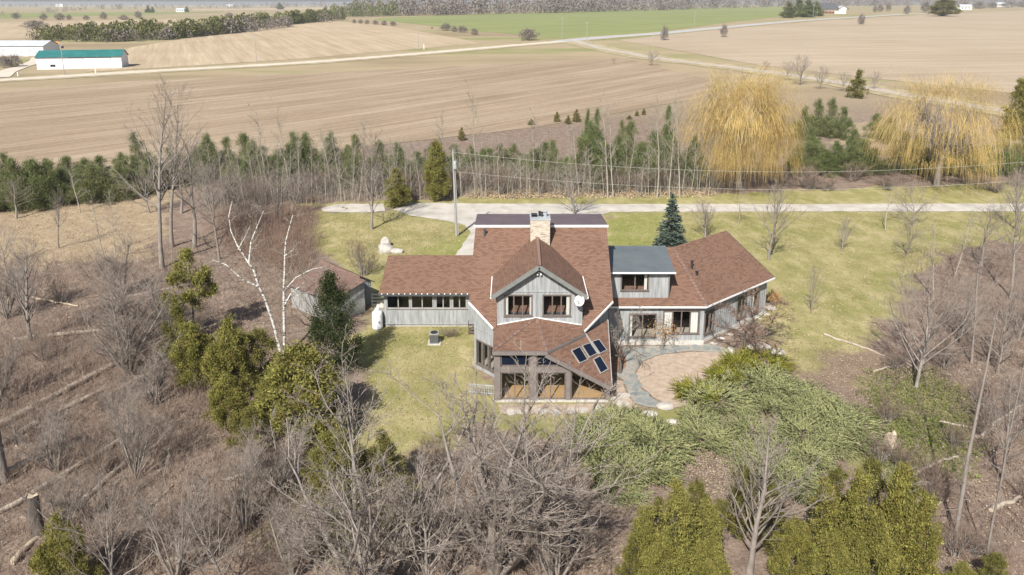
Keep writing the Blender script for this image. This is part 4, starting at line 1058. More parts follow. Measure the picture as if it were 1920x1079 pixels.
for i in range(3):
    bare(f'bush{i}', 100 + i, 2.4, .03, [dict(n=7, t0=.15, ang=30, ratio=.55, rr=.6, m=5, k=3, trop=.04, w=.14, rmin=.009), dict(n=5, t0=.2, ang=35, ratio=.5, m=4, k=3, w=.14, rmin=.007), dict(n=2, t0=.3, ang=35, ratio=.5, m=3, k=2, rmin=.005)], stems=16, spread=.75, trunk_m=6, mats=('bark_grey', 'twig_brown'), wander=.09)
for i in range(2):
    bare(f'clump{i}', 120 + i, 8.5, .085, [dict(n=11, t0=.25, ang=26, ratio=.40, fall=.3, rr=.45, m=6, k=4, trop=.10, w=.09, rmin=.018), dict(n=7, t0=.2, ang=28, ratio=.45, rr=.5, m=5, k=3, trop=.09, w=.11, rmin=.010), dict(n=5, t0=.2, ang=30, ratio=.5, m=4, k=3, w=.12, trop=.07, rmin=.006), dict(n=1, t0=.3, ang=36, ratio=.55, m=3, k=2, w=.14, rmin=.0045)], stems=10, spread=.40, trunk_m=9, wander=.06, split=1)
bare('low0', 140, 3.2, .10, [dict(n=16, t0=.2, ang=64, ratio=.95, rr=.6, m=7, k=4, trop=.04, w=.2, rmin=.02), dict(n=10, t0=.2, ang=42, ratio=.5, m=5, k=3, w=.2, rmin=.014), dict(n=7, t0=.2, ang=42, ratio=.5, m=4, k=3, w=.2, rmin=.011), dict(n=4, t0=.2, ang=40, ratio=.5, m=3, k=2, rmin=.009)], mats=('bark_dark', 'twig_brown'), wander=.14)
bare('low1', 141, 2.8, .13, [dict(n=12, t0=.3, ang=58, ratio=1.2, rr=.65, m=8, k=4, trop=.07, w=.2, rmin=.022), dict(n=9, t0=.2, ang=42, ratio=.45, m=5, k=3, w=.2, rmin=.014), dict(n=7, t0=.2, ang=42, ratio=.5, m=4, k=3, w=.18, rmin=.011), dict(n=4, t0=.2, ang=40, ratio=.5, m=3, k=2, rmin=.009)], mats=('bark_dark', 'twig_grey'), lean=(.4, 0), wander=.16)
bare('snag0', 150, 14, .17, [dict(n=26, t0=.12, t1=.97, even=True, ang=85, ratio=.055, fall=.2, rr=.3, m=3, k=3, trop=-.05, rmin=.02), dict(n=1, t0=.5, ang=30, ratio=.3, m=3, k=2, rmin=.01)], lean=(0, 0), wander=.02)
bare('snagtwig', 151, 11, .10, [dict(n=26, t0=.25, t1=.97, even=True, ang=75, ratio=.16, fall=.3, rr=.35, m=5, k=3, trop=.0, w=.15, rmin=.016), dict(n=4, t0=.3, ang=40, ratio=.4, m=3, k=2, rmin=.009)], wander=.03)
bare('weep', 160, 2.3, .05, [dict(n=10, t0=.6, ang=60, ratio=.75, rr=.7, m=7, k=3, trop=-.22, w=.12, rmin=.012), dict(n=7, t0=.2, ang=35, ratio=.5, m=4, k=2, trop=-.2, rmin=.007)], mats=('bark_grey', 'twig_brown'))

# --- leaf clumps
def diamonds(g, C, axis, L, W):
    n = len(C); axis = norm(axis)
    b = norm(np.cross(axis, g.normal(0, 1, (n, 3))))
    L = np.broadcast_to(L, (n,))[:, None]; W = np.broadcast_to(W, (n,))[:, None]
    V = np.stack([C - axis * L * .5, C + b * W * .5, C + axis * L * .5, C - b * W * .5], 1).reshape(-1, 3)
    return V, np.arange(n * 4).reshape(n, 4)
def crown(g, prof, h, ncl, per, sig, L, W, up=.5, depth=(.55, 1.0), lump=.18, z0=0.0, lobes=64, lobe=.25, core=.33):
    """leaf sprays gathered in tufts, tufts gathered in lobes on a crown of revolution; prof(t) radius"""
    tt = g.uniform(0, 1, lobes * 6); w = prof(tt); keep = g.uniform(0, w.max(), lobes * 6) < w; tl = tt[keep][:lobes]; nl = len(tl)
    al = np.arange(nl) * 2.4 + g.uniform(-.5, .5, nl)
    rl = prof(tl) * g.uniform(.55, 1.0 + lump, nl)
    Lc = np.stack([np.cos(al) * rl, np.sin(al) * rl, tl * h], 1)
    wl = g.integers(0, nl, ncl); Rm = float(prof(np.linspace(0, 1, 20)).max())
    dirs = norm(g.normal(0, 1, (ncl, 3)) + np.stack([np.cos(al), np.sin(al), np.full(nl, up)], 1)[wl] * .9)
    C = Lc[wl] + dirs * (lobe * Rm) * np.sqrt(g.uniform(depth[0] ** 2, depth[1] ** 2, ncl))[:, None] * np.array([1, 1, 1.15])
    # inner foliage fills the crown behind the lobes
    q = int(ncl * core); tq = g.uniform(.0, .95, q); aq = g.uniform(0, 6.283, q); rq = prof(tq) * np.sqrt(g.uniform(.15, .8, q)) * .88
    C[ncl - q:] = np.stack([np.cos(aq) * rq, np.sin(aq) * rq, tq * h], 1)
    # leader tuft keeps the tip pointed
    k = max(3, ncl // 40); tip = g.uniform(.8, 1, k); C[:k] = np.stack([g.normal(0, .06, k) * Rm, g.normal(0, .06, k) * Rm, tip * h], 1)
    C[:, 2] = z0 + np.clip(C[:, 2], 0.02, None)
    Cp = np.repeat(C, per, 0) + g.normal(0, 1, (ncl * per, 3)) * sig * g.uniform(.6, 1.3, ncl).repeat(per)[:, None]
    ax = np.repeat(dirs + np.array([0, 0, up * .6]), per, 0) + g.normal(0, .45, (ncl * per, 3))
    s = g.uniform(.6, 1.25, ncl * per)
    return diamonds(g, Cp, ax, L * s, W * s)
def conifer(key, seed, prof, h, ncl, per, sig, L, W, mat, up=.5, lump=.16, depth=(.55, 1.0), tr=.09, z0=.25, lobes=64, lobe=.25, core=.33):
    g = np.random.default_rng(seed)
    V, F = crown(g, prof, h - z0, ncl, per, sig, L, W, up, depth, lump, z0, lobes, lobe, core)
    P = paths(g, np.zeros((1, 3)), np.array([[0, 0, 1.]]), np.array([h * .93]), 7, .02, .02); P[:, 0, 2] -= .15
    Rd = tr * np.linspace(1, .15, 7)[None]
    br = grow(g, P, Rd, [dict(n=30, t0=.06, ang=65, ratio=.16, bulge=([0, .5, 1], [1.3, 1.0, .3]), rr=.3, m=4, k=3, trop=.03, rmin=.012)])
    tv = joinm([tubes(P, Rd, 6), tubes(*br[0])])
    proto(key, [('trunk', fast_mesh(key + '_trunk', *tv, M['bark_dark'], True)), ('crown', fast_mesh(key + '_crown', V, F, M[mat]))], float(V[:, 2].max()), float(np.percentile(np.hypot(V[:, 0], V[:, 1]), 98)))
egg = lambda R0, a=.5: (lambda t: R0 * np.sin(np.pi * np.clip(t, 0, 1) ** a) ** .7 * 1.0 + .02)
cone = lambda R0: (lambda t: R0 * (1 - t) ** .85 * np.minimum(1, .55 + t * 4) + .04)
for i in range(3): conifer(f'cedar{i}', 200 + i, egg(1.5, .55), 5.0, 520, 52, .14, .15, .058, 'cedar', up=.8, lump=.12, depth=(.5, 1.05))
for i in range(2): conifer(f'cedarcol{i}', 210 + i, egg(1.15, .6), 6.5, 480, 46, .15, .16, .065, 'cedar', up=.9, lump=.08)
for i in range(2): conifer(f'olive{i}', 220 + i, egg(1.4, .5), 5.6, 330, 46, .16, .17, .06, 'cedar_dark', up=.6, lump=.3, depth=(.25, 1.1), lobes=30, lobe=.24, core=.22)
for i in range(3): conifer(f'pine{i}', 230 + i, (lambda t: 1.9 * np.sin(np.pi * np.clip(t, .02, 1) ** .42) ** .8 * (1.05 - .45 * t) + .03), 6.0, 330, 46, .22, .20, .05, 'pine', up=1.0, lump=.35, depth=(.25, 1.1), lobes=40, lobe=.26, core=.3)
conifer('hemlock0', 240, cone(2.2), 8.0, 380, 50, .26, .22, .07, 'hemlock', up=.1, lump=.34, depth=(.3, 1.12), tr=.13)
conifer('ragged0', 245, egg(1.1, .6), 6.5, 260, 44, .14, .17, .065, 'cedar', up=.7, lump=.35, z0=2.6, lobes=15, lobe=.32, core=.12)
conifer('fir0', 241, cone(1.2), 4.0, 220, 24, .14, .2, .085, 'cedar_dark', up=.3, lump=.22, depth=(.3, 1.0))
for i in range(3): conifer(f'farround{i}', 250 + i, egg(3.0, .7), 6.0, 200, 14, .5, .55, .16, 'farwood', up=.6, lump=.2, depth=(.2, 1))
conifer('farspruce', 256, cone(3.2), 11, 260, 16, .45, .7, .3, 'pine', up=.1, lump=.25)
# blue spruce in flat whorls
def spruce(key, seed, h, Rm, mat):
    g = np.random.default_rng(seed); C, A, L = [], [], []
    nl = 30
    for i in range(nl):
        t = (i + g.uniform(-.2, .2)) / nl; z = .25 + t * (h - .35); Rr = Rm * (1 - t) ** .9 + .06
        for j in range(int(7 + 9 * (1 - t))):
            a = g.uniform(0, 6.283); rl = Rr * g.uniform(.8, 1.08); dv = np.array([math.cos(a), math.sin(a), 0]); sd = np.array([-dv[1], dv[0], 0])
            n = int(8 + 22 * rl)
            s = g.uniform(.15, 1, n); droop = -.28 * s * rl * (1 - t) + .16 * np.maximum(s - .6, 0) * rl
            off = g.uniform(-1, 1, n) * .34 * rl * (1.15 - s) + g.normal(0, .02, n)
            c = dv[None] * (s * rl)[:, None] + sd[None] * off[:, None]; c[:, 2] += z + droop + g.normal(0, .03, n)
            ax = dv[None] + sd[None] * np.sign(off)[:, None] * .6 + np.array([0, 0, .18]) + g.normal(0, .2, (n, 3))
            C.append(c); A.append(ax)
    C = np.concatenate(C); A = np.concatenate(A)
    V, F = diamonds(g, C, A, .24 * g.uniform(.7, 1.2, len(C)), .095)
    P = np.stack([np.zeros(6), np.zeros(6), np.linspace(-.1, h * .96, 6)], 1)[None]
    tv = tubes(P, .13 * np.linspace(1, .12, 6)[None], 7)
    proto(key, [('trunk', fast_mesh(key + '_trunk', *tv, M['bark_dark'], True)), ('crown', fast_mesh(key + '_crown', V, F, M[mat]))], h, Rm)
spruce('spruce0', 260, 6.8, 1.75, 'spruce'); spruce('spruce1', 261, 6.0, 1.5, 'pine')
# spreading juniper: arching feathery fronds
def juniper(key, seed, R0, nf, mat, hgt=1.0, bias=(.4, -.25)):
    g = np.random.default_rng(seed)
    az = g.uniform(0, 6.283, nf); rr = R0 * np.sqrt(g.uniform(0, .5, nf))
    st_ = np.stack([np.cos(az) * rr, np.sin(az) * rr, g.uniform(.05, .5, nf) * hgt * (1 - .4 * rr / R0)], 1)
    a2 = az + g.normal(0, .6, nf)
    d = np.stack([np.cos(a2) + bias[0], np.sin(a2) + bias[1], g.uniform(.3, 1.2, nf)], 1)
    L = g.uniform(.95, 1.9, nf) * (.6 + .4 * R0 / 2)
    P = paths(g, st_, d, L, 8, .05, -.085)
    P[..., 2] = np.maximum(P[..., 2], .06)
    Rd = np.full((nf, 1), .013) * np.linspace(1, .3, 8)[None]
    stem = tubes(P, Rd, 3)
    ns = 34; t = np.linspace(.1, .99, ns); f = t * 7; i = f.astype(int).clip(0, 6); fr_ = (f - i)[None, :, None]
    C = P[:, i] * (1 - fr_) + P[:, i + 1] * fr_; T = norm(P[:, i + 1] - P[:, i])
    side = norm(np.cross(T, np.array([0, 0, 1.]))); upv = np.cross(side, T)
    ang = np.arange(ns) * 2.2
    sd = side * np.cos(ang)[None, :, None] + upv * np.sin(ang)[None, :, None] * .6
    ax = norm(T + sd * .45 + g.normal(0, .1, T.shape)); l_ = (.20 * (1.2 - .8 * t))[None] * g.uniform(.7, 1.25, (nf, ns))
    Cc = C + ax * (l_ * .45)[..., None]
    V, F = diamonds(g, Cc.reshape(-1, 3), ax.reshape(-1, 3), l_.ravel(), .062)
    proto(key, [('stem', fast_mesh(key + '_stem', *stem, M['bark_dark'])), ('foliage', fast_mesh(key + '_foliage', V, F, M[mat]))], float(V[:, 2].max()), R0 + .5)
for i in range(3): juniper(f'juniper{i}', 270 + i, 1.9, 250, 'juniper')
juniper('junipergold', 275, 1.6, 260, 'juniper_gold', .9, (0, -.2))
# weeping willow
def willow(key, seed, h, R0, nb, per, thin, lo=0.0):
    g = np.random.default_rng(seed)
    P = paths(g, np.zeros((1, 3)), np.array([[0, 0, 1.]]), np.array([h * .30]), 6, .06, .02); P[:, 0, 2] -= .2
    Rd = .42 * np.linspace(1.1, .7, 6)[None]
    k = grow(g, P, Rd, [dict(n=14, t0=.6, t1=1, even=True, ang=48, ratio=1.9, fall=.1, rr=.45, m=9, k=5, trop=.05, w=.10, rmin=.06),
                        dict(n=9, t0=.25, ang=42, ratio=.40, fall=.2, rr=.5, m=6, k=4, trop=.03, w=.14, rmin=.025),
                        dict(n=6, t0=.2, ang=42, ratio=.5, fall=.2, rr=.5, m=4, k=3, trop=-.02, w=.14, rmin=.014)])
    ct = g.uniform(-.25, 1, nb); th = np.arccos(np.clip(ct, -1, 1)); ph = g.uniform(0, 6.283, nb)
    rf = np.sqrt(g.uniform(lo, 1, nb)) * (1 + .13 * np.sin(ph * 3 + th * 5) + g.normal(0, .07, nb))
    z0 = .42 * h
    sr = np.sin(th) ** .55
    O = np.stack([R0 * sr * np.cos(ph) * rf, R0 * sr * np.sin(ph) * rf, z0 + (h * .97 - z0) * np.sign(ct) * np.abs(ct) ** .75 * (.55 + .45 * rf)], 1)
    Os = np.repeat(O, per, 0) + g.normal(0, 1, (nb * per, 3)) * np.array([.42, .42, .3])
    outd = norm(np.repeat(O * np.array([1, 1, 0]), per, 0) + 1e-6)
    d = outd * g.uniform(.4, 1.1, (nb * per, 1)) + g.normal(0, .28, (nb * per, 3)) + np.array([0, 0, .65])
    low = np.repeat(np.clip(1 - ct, 0, 1), per)      # low limbs carry long curtains, the top is short and fluffy
    Lb = np.where(ct > .45, g.uniform(1.1, 2.3, nb), O[:, 2] * np.where(g.uniform(0, 1, nb) < .3, g.uniform(.2, .4, nb), g.uniform(.5, .92, nb)) / 1.25)
    L = np.repeat(Lb, per) * g.uniform(.65, 1.12, nb * per)
    Ps = paths(g, Os, d, L, 9, .13, 0.0)
    t9 = np.linspace(0, 1, 9)[None]
    Ps[..., 2] -= (L * (.25 + .9 * low))[:, None] * t9 ** 1.6
    Ps[..., :2] = Os[:, None, :2] + (Ps[..., :2] - Os[:, None, :2]) * (1 - .72 * low)[:, None, None]
    Ps[..., 2] = np.maximum(Ps[..., 2], .25)
    Rs = np.full((nb * per, 1), thin) * np.linspace(1, .6, 9)[None]
    tr = joinm([tubes(P, Rd, 9)] + [tubes(*q) for q in k]); cv = tubes(Ps, Rs, 2)
    proto(key, [('trunk', fast_mesh(key + '_trunk', *tr, M['bark_grey'], True)), ('crown', fast_mesh(key + '_crown', *cv, M['willow']))], float(np.percentile(cv[0][:, 2], 99.9)), float(np.percentile(np.hypot(cv[0][:, 0], cv[0][:, 1]), 98)))
willow('willow0', 280, 12, 7.0, 900, 18, .0135, .08)
willow('willow1', 283, 12, 7.4, 560, 16, .011, .25)
# ------------------------------------------------------------------ service wires
wire(pbase + (-.25, 0, 10.2), pw2 + (0, 0, 9.4), 2.6, 'upper service wire strung from the wooden pole above the driveway')
wire(pbase + (-.2, 0, 7.9), pw2 + (0, 0, 6.9), 2.4, 'lower service wire strung from the wooden pole above the driveway')

# ------------------------------------------------------------------ garden and lawn trees
pplant('oval0', 697, 430, 236, 'bare oval tree on the back lawn beside the gravel pad', wpx=88)
pplant('spruce0', 1257, 465, 360, 'blue green spruce standing behind the slate roofed dormer', 'tree', None, 'blue_spruce', wpx=70)
pplant('oval1', 1322, 447, 372, 'vase shaped bare tree close behind the angled wing roof', wpx=58)
pplant('oval2', 1441, 487, 325, 'bare lawn tree with fine dense branches off the angled wing gable', wpx=80)
pplant('sapling1', 1385, 421, 330, 'young bare tree by the driveway in front of the full willow', wpx=42)
pplant('oval1', 1578, 471, 402, 'lone small bare tree in the middle of the big open lawn', wpx=36)
pplant('oval0', 1521, 589, 492, 'upright bare young tree on the big open lawn near the leaf-covered edge', wpx=34)
pplant('spread1', 1712, 424, 330, 'bare tree at the driveway edge below the open willow', wpx=80)
pplant('spread0', 1076, 405, 300, 'dark bare tree rising behind the plum coloured roof', wpx=90)
pplant('spread2', 1718, 727, 492, 'broad bare tree forking low above green ground cover', wpx=205)
pplant('low1', 1163, 700, 585, 'crooked dark-trunked bare tree leaning at the sunroom corner', wpx=125)
pplant('weep', 1243, 658, 588, 'small weeping tree with rusty leaves before the curtained window', 'tree', None, 'weeping_tree', wpx=52)
pplant('low0', 1395, 652, 545, 'low wide crabapple spreading over the terrace by the angled wing', wpx=150)
pplant('bush0', 683, 516, 440, 'vase shaped bare shrub behind the shed', 'shrub', None, 'bare_shrub', wpx=72)
pplant('bush1', 842, 632, 604, 'low bare shrub beside the air conditioner', 'shrub', None, 'bare_shrub', wpx=46)
pplant('sapling2', 666, 692, 590, 'small pale bare tree in the shade of the dark hemlock', wpx=44)
pplant('cedarcol0', 745, 388, 312, 'short golden cedar where the driveway ends by the gravel pad', 'tree', None, 'cedar_tree', wpx=50)
pplant('cedarcol1', 819, 378, 258, 'tall dense golden cedar beside the driveway near the pole', 'tree', None, 'cedar_tree', wpx=50)
# leaves on the small weeping tree
g = np.random.default_rng(5); wb = site(1243, 658)
C = wb + np.array([0, 0, 1.75]) + g.normal(0, 1, (420, 3)) * (.62, .6, .42)
wt = [o for o in bpy.data.objects if o.name.startswith('weeping_tree')][0]
lv_ = link('leaves', fast_mesh('leaves', *diamonds(g, C - wb, g.normal(0, 1, (420, 3)) + (0, 0, -.6), .16, .07), M['rustleaf']), wt)
wt.rotation_euler = (0, 0, 0); lv_.scale = [1 / s for s in wt.scale]
# golden bush at the far gable
b = site(1449, 570); g = np.random.default_rng(9)
conifer('goldbush', 300, egg(.8, .7), 1.3, 90, 18, .12, .18, .06, 'rustleaf', up=.6)
plant('goldbush', b, 1.5, 'rusty leaved round shrub against the gable end', 'shrub', None, 'shrub', wid=1.6)

# willows
pplant('willow0', 1385, 356, 124, 'full golden weeping willow curtain beyond the driveway', 'tree', None, 'weeping_willow', wpx=222, rz=.4)
pplant('willow1', 1756, 348, 134, 'open golden weeping willow with bare dark limbs showing', 'tree', None, 'weeping_willow', wpx=255, rz=5.0)

# birches --------------------------------------------------------------
bb = site(530, 674)
def vp(pts, dy=0.0):
    out = []
    for i, (u, v) in enumerate(pts):
        d = ray(u, v); t = (bb[1] + dy * i) / d[1]; out.append(np.array([0, 0, CAMH]) + d * t - bb)
    P = np.array(out)
    # resample
    s = np.concatenate([[0], np.cumsum(np.linalg.norm(np.diff(P, axis=0), axis=1))]); q = np.linspace(0, s[-1], 12)
    return np.stack([np.interp(q, s, P[:, k]) for k in range(3)], 1)[None]
birch = thing('birch_tree', bb, 'white birch with two bare leaning trunks above the golden cedar', 'tree')
bsets = [('trunk', vp([(534, 675), (533, 608), (532, 543), (534, 502), (534, 461), (541, 433), (549, 404)]), .13), ('trunk', vp([(527, 664), (514, 612), (498, 563), (484, 535), (480, 514), (467, 494), (447, 465), (431, 429), (429, 404), (435, 378)], .05), .12),
         ('limb', vp([(467, 492), (471, 453), (484, 421), (494, 396)], .02), .075), ('limb', vp([(483, 537), (455, 525), (423, 496), (398, 488)], -.1), .07), ('limb', vp([(533, 575), (545, 551), (565, 535), (572, 526)], -.1), .07),
         ('limb', vp([(534, 565), (548, 556), (580, 548)], .1), .05), ('limb', vp([(533, 545), (556, 520), (585, 505), (612, 500)], .15), .05), ('limb', vp([(534, 480), (548, 470), (560, 455)], -.1), .05), ('limb', vp([(447, 468), (462, 440), (468, 425)], .1), .05)]
for nm, P, r in bsets:
    Rd = r * np.linspace(1.1, .25, 12)[None]
    link(nm, fast_mesh('birch_' + nm, *tubes(P, Rd, 7), M['birch'], True), birch)
    tw = grow(np.random.default_rng(int(r * 1000) + len(nm)), P, Rd, [dict(n=18, t0=.4 if nm == 'trunk' else .2, ang=50, ratio=.16 if nm == 'trunk' else .45, rr=.4, m=5, k=3, trop=.04, w=.2, rmin=.014), dict(n=5, t0=.2, ang=40, ratio=.5, m=4, k=3, w=.2, rmin=.008)])
    tag(link('twigs', fast_mesh('birch_twigs', *joinm([tubes(*k) for k in tw]), M['twig_pale'], True), birch), kind='stuff')

# old trees and woods on the left --------------------------------------
pplant('tall0', 304, 502, 136, 'tallest old bare tree with furrowed trunk on the log-strewn slope', wpx=150, tilt=(0, -.06))
pplant('tall1', 322, 464, 150, 'tall straight bare tree close behind the tallest one', wpx=110)
pplant('tall2', 364, 464, 232, 'bare tree with dark lower trunk standing next to the tallest pair', wpx=110)
LEFT_OLD = [('tall1', 110, 466, 348, 46), ('sapling0', 198, 493, 346, 44), ('sapling1', 216, 472, 350, 40), ('tall2', 30, 410, 330, 60), ('oval1', 58, 640, 440, 95), ('tall0', 411, 486, 300, 80), ('spread1', 470, 430, 320, 90), ('tall1', 450, 410, 300, 70), ('spread0', 400, 410, 290, 90), ('oval2', 520, 420, 300, 70), ('spread2', 560, 400, 310, 70), ('tall2', 340, 400, 270, 70), ('spread0', 280, 400, 300, 80), ('sapling2', 150, 400, 310, 40), ('spread1', 10, 500, 400, 60)]
for k, u, v, vt, w in LEFT_OLD: pplant(k, u, v, vt, 'leafless grey tree among brown brush on the log-strewn slope', 'tree', 'leafless trees on the log-strewn slope', wpx=w)
rr = random.Random(11)
for i in range(34):
    u = rr.uniform(-30, 560); v = rr.uniform(540, 1090)
    if u > 330 and v < 700: continue
    if 460 < u < 680 and v < 850: continue
    k = rr.choice(['bush0', 'bush1', 'bush2', 'bush2', 'clump0', 'clump1', 'spread1'])
    h = rr.uniform(60, 95) if k.startswith('bush') else rr.uniform(110, 190)
    pplant(k, u, v + 10, v + 10 - h, 'leafless brown shrub in the tangle around the fallen logs', 'shrub', 'leafless shrubs around the fallen logs', 'bare_shrub', wpx=h * rr.uniform(.7, 1.0))
for (k, u, v, vt, w, lb) in [('clump0', 255, 900, 700, 110, 'many-stemmed grey tree rising just above the thin fallen trunk'), ('clump1', 330, 1090, 850, 150, 'wide many-stemmed grey tree beyond the cedar by the stump'), ('spread0', 220, 1120, 880, 140, 'forking grey tree close beside the cedar by the stump'), ('clump0', 460, 1000, 800, 150, 'many-stemmed grey tree below the low olive cedar'), ('clump1', 520, 930, 770, 130, 'many-stemmed grey tree at the foot of the biggest golden cedar'), ('spread2', 420, 1110, 900, 170, 'low spreading grey tree beside the many-trunked front tree'), ('clump1', 290, 760, 640, 110, 'many-stemmed grey tree at the upper end of the longest fallen trunk')]:
    pplant(k, u, v, vt, lb, 'tree', 'many-stemmed trees near the logs', wpx=w)
# foreground bare trees
pplant('clump0', 690, 1130, 672, 'large many-trunked bare tree between olive cedars in front of the lawn', wpx=430, rz=1.1)
pplant('clump1', 930, 1075, 672, 'broad bare tree with a broken stub trunk in front of the sunroom', wpx=430, rz=2.6)
pplant('clump0', 1040, 1110, 770, 'upright grey bare tree beside the junipers below the terrace', wpx=190, rz=.3)
pplant('spread1', 590, 622, 470, 'bare grey tree screening the bleached wall of the shed', wpx=100, rz=1.0)
pplant('spread0', 800, 1160, 850, 'twiggy bare tree low in the front thicket', wpx=250, rz=4.3)
pplant('sapling0', 992, 900, 610, 'single thin bare tree standing up across the sunroom glass', wpx=110)
pplant('oval1', 1405, 1075, 790, 'pale bare tree in front of the leaf pile among junipers', wpx=170)
pplant('sapling1', 1642, 1075, 840, 'thin pale dead conifer poking out of golden cedars', wpx=100)
pplant('snag0', 1792, 1010, 585, 'tall dead leaning trunk studded with broken branch stubs', 'tree', None, 'dead_tree', wpx=62, rz=.5)
pplant('snagtwig', 1850, 1050, 590, 'thin grey dead conifer with short level twigs behind the dead leaning trunk', 'tree', None, 'dead_tree', wpx=90)
RIGHT = [('tall0', 1822, 680, 470, 90), ('spread0', 1870, 700, 520, 110), ('tall1', 1895, 560, 330, 90), ('sapling0', 1750, 560, 390, 50), ('sapling1', 1790, 520, 380, 50), ('tall2', 1840, 500, 370, 70), ('spread1', 1910, 640, 480, 110), ('spread2', 1800, 640, 520, 100), ('oval0', 1880, 900, 690, 110), ('spread1', 1930, 820, 640, 130), ('spread0', 1700, 480, 400, 60), ('oval2', 1905, 430, 300, 70), ('sapling2', 1660, 430, 350, 40)]
for k, u, v, vt, w in RIGHT: pplant(k, u, v, vt, 'leafless grey tree at the brushy far edge of the open lawn', 'tree', 'leafless trees along the open lawn edge', wpx=w)
for i in range(26):
    u = rr.uniform(1640, 1960); v = rr.uniform(560, 1080)
    if u < 1760 and v < 650: continue
    h = rr.uniform(45, 85)
    pplant(rr.choice(['bush0', 'bush1', 'bush2']), u, v, v - h, 'leafless shrub in the thicket past the open lawn', 'shrub', 'leafless shrubs past the open lawn', 'bare_shrub', wpx=h)
for i in range(8):
    u = rr.uniform(560, 1120); v = rr.uniform(900, 1090); h = rr.uniform(50, 90)
    pplant(rr.choice(['bush0', 'bush1', 'bush2']), u, v, v - h, 'leafless shrub under the front bare trees', 'shrub', 'leafless shrubs in the front thicket', 'bare_shrub', wpx=h)

# cedars ----------------------------------------------------------------
def cedars(rows, labels, group, name='cedar_tree'):
    for (k, u, v, vt, w), lb in zip(rows, labels): pplant(k, u, v, vt, lb, 'tree', group, name, wpx=w)
pplant('cedar0', 574, 818, 630, 'biggest round golden cedar at the foot of the birch', 'tree', None, 'cedar_tree', wpx=178)
pplant('hemlock0', 630, 700, 500, 'dark hemlock shading the lawn in front of the shed', 'tree', None, 'hemlock_tree', wpx=104)
pplant('ragged0', 366, 640, 462, 'straggly golden cedar on a bare stem below the old trees', 'tree', None, 'cedar_tree', wpx=92)
cedars([('cedar1', 440, 745, 585, 100), ('olive0', 490, 730, 608, 90), ('cedar2', 432, 805, 700, 84), ('cedar2', 372, 730, 600, 96), ('olive0', 340, 690, 560, 70), ('olive0', 470, 850, 760, 80), ('cedar1', 505, 800, 700, 70)], ['tall golden cedar midway between straggly cedar and birch', 'narrow olive cedar close against the leaning birch trunk', 'small bright cedar on the log side of the biggest golden cedar', 'wide golden cedar directly below the straggly golden cedar', 'thin olive cedar on the outer side of the birch thicket', 'low olive cedar in front of the small bright cedar', 'small golden cedar hugging the foot of the biggest cedar'], 'cedars around the birch')
cedars([('cedar1', 125, 1110, 955, 95), ('olive1', 150, 1130, 985, 90)], ['golden cedar standing beside the dark stump', 'olive cedar leaning behind the golden one near the stump'], 'cedars by the fallen logs')
cedars([('olive0', 650, 950, 790, 110), ('cedar2', 612, 915, 805, 80), ('olive1', 720, 930, 800, 90), ('olive0', 760, 1000, 880, 90)], ['tall olive cedar behind the many-trunked front bare tree', 'small golden cedar at the outer edge of the front bare tree', 'olive cedar between lawn and many-trunked front bare tree', 'low olive cedar inside the front thicket'], 'cedars behind the front tree')
cedars([('cedarcol0', 1262, 1120, 893, 92), ('cedarcol1', 1205, 1110, 945, 74), ('cedarcol0', 1318, 1110, 930, 76), ('olive0', 1300, 1030, 890, 70), ('cedar1', 1240, 1150, 985, 95), ('olive1', 1180, 1130, 1000, 60), ('olive1', 1228, 1060, 925, 66), ('cedar2', 1325, 1140, 1000, 80)], ['tallest pointed golden cedar below the terrace junipers', 'narrow golden cedar on the thicket side of the tallest one below the junipers', 'narrow golden cedar between the tallest one and the pale bare tree', 'olive cedar touching the leaf pile below the terrace junipers', 'broad low golden cedar at the foot of the tallest pointed one', 'small olive cedar at the front thicket side of the golden ones', 'olive cedar just behind the narrow golden one below the junipers', 'round low golden cedar near the foot of the pale bare tree'], 'cedars below the terrace junipers')
cedars([('olive0', 1380, 1010, 860, 84), ('olive1', 1440, 1030, 900, 70), ('cedar1', 1480, 1100, 960, 84), ('cedarcol0', 1532, 1090, 890, 78), ('olive1', 1560, 1000, 868, 74), ('cedarcol1', 1590, 1110, 872, 84), ('olive0', 1622, 1000, 848, 80), ('cedarcol0', 1662, 1110, 858, 86), ('cedar2', 1625, 1150, 955, 100), ('cedarcol1', 1712, 1120, 915, 74), ('olive1', 1690, 1020, 872, 70), ('cedar0', 1545, 1150, 985, 96)],
       ['olive cedar close behind the pale bare tree', 'loose olive cedar between pale bare tree and the dense stand', 'low golden cedar on the stand side of the pale bare tree', 'pointed golden cedar opening the dense stand below the patio junipers', 'olive cedar between the first two pointed ones of the stand', 'pointed golden cedar before the thin pale dead conifer', 'olive cedar touching the lower edge of the patio junipers', 'tallest pointed golden cedar past the thin pale dead conifer', 'broad golden cedar at the foot of the thin pale dead conifer', 'pointed golden cedar on the dead-trunk side of the stand', 'olive cedar behind the one on the dead-trunk side', 'round low golden cedar in front of the pointed ones'], 'cedars below the patio junipers')
cedars([('olive0', 1862, 1110, 1035, 70), ('cedar1', 1800, 1120, 1050, 60)], ['small olive cedar beyond the foot of the dead leaning trunk', 'tiny golden cedar directly at the foot of the dead leaning trunk'], 'cedars by the dead trunk')

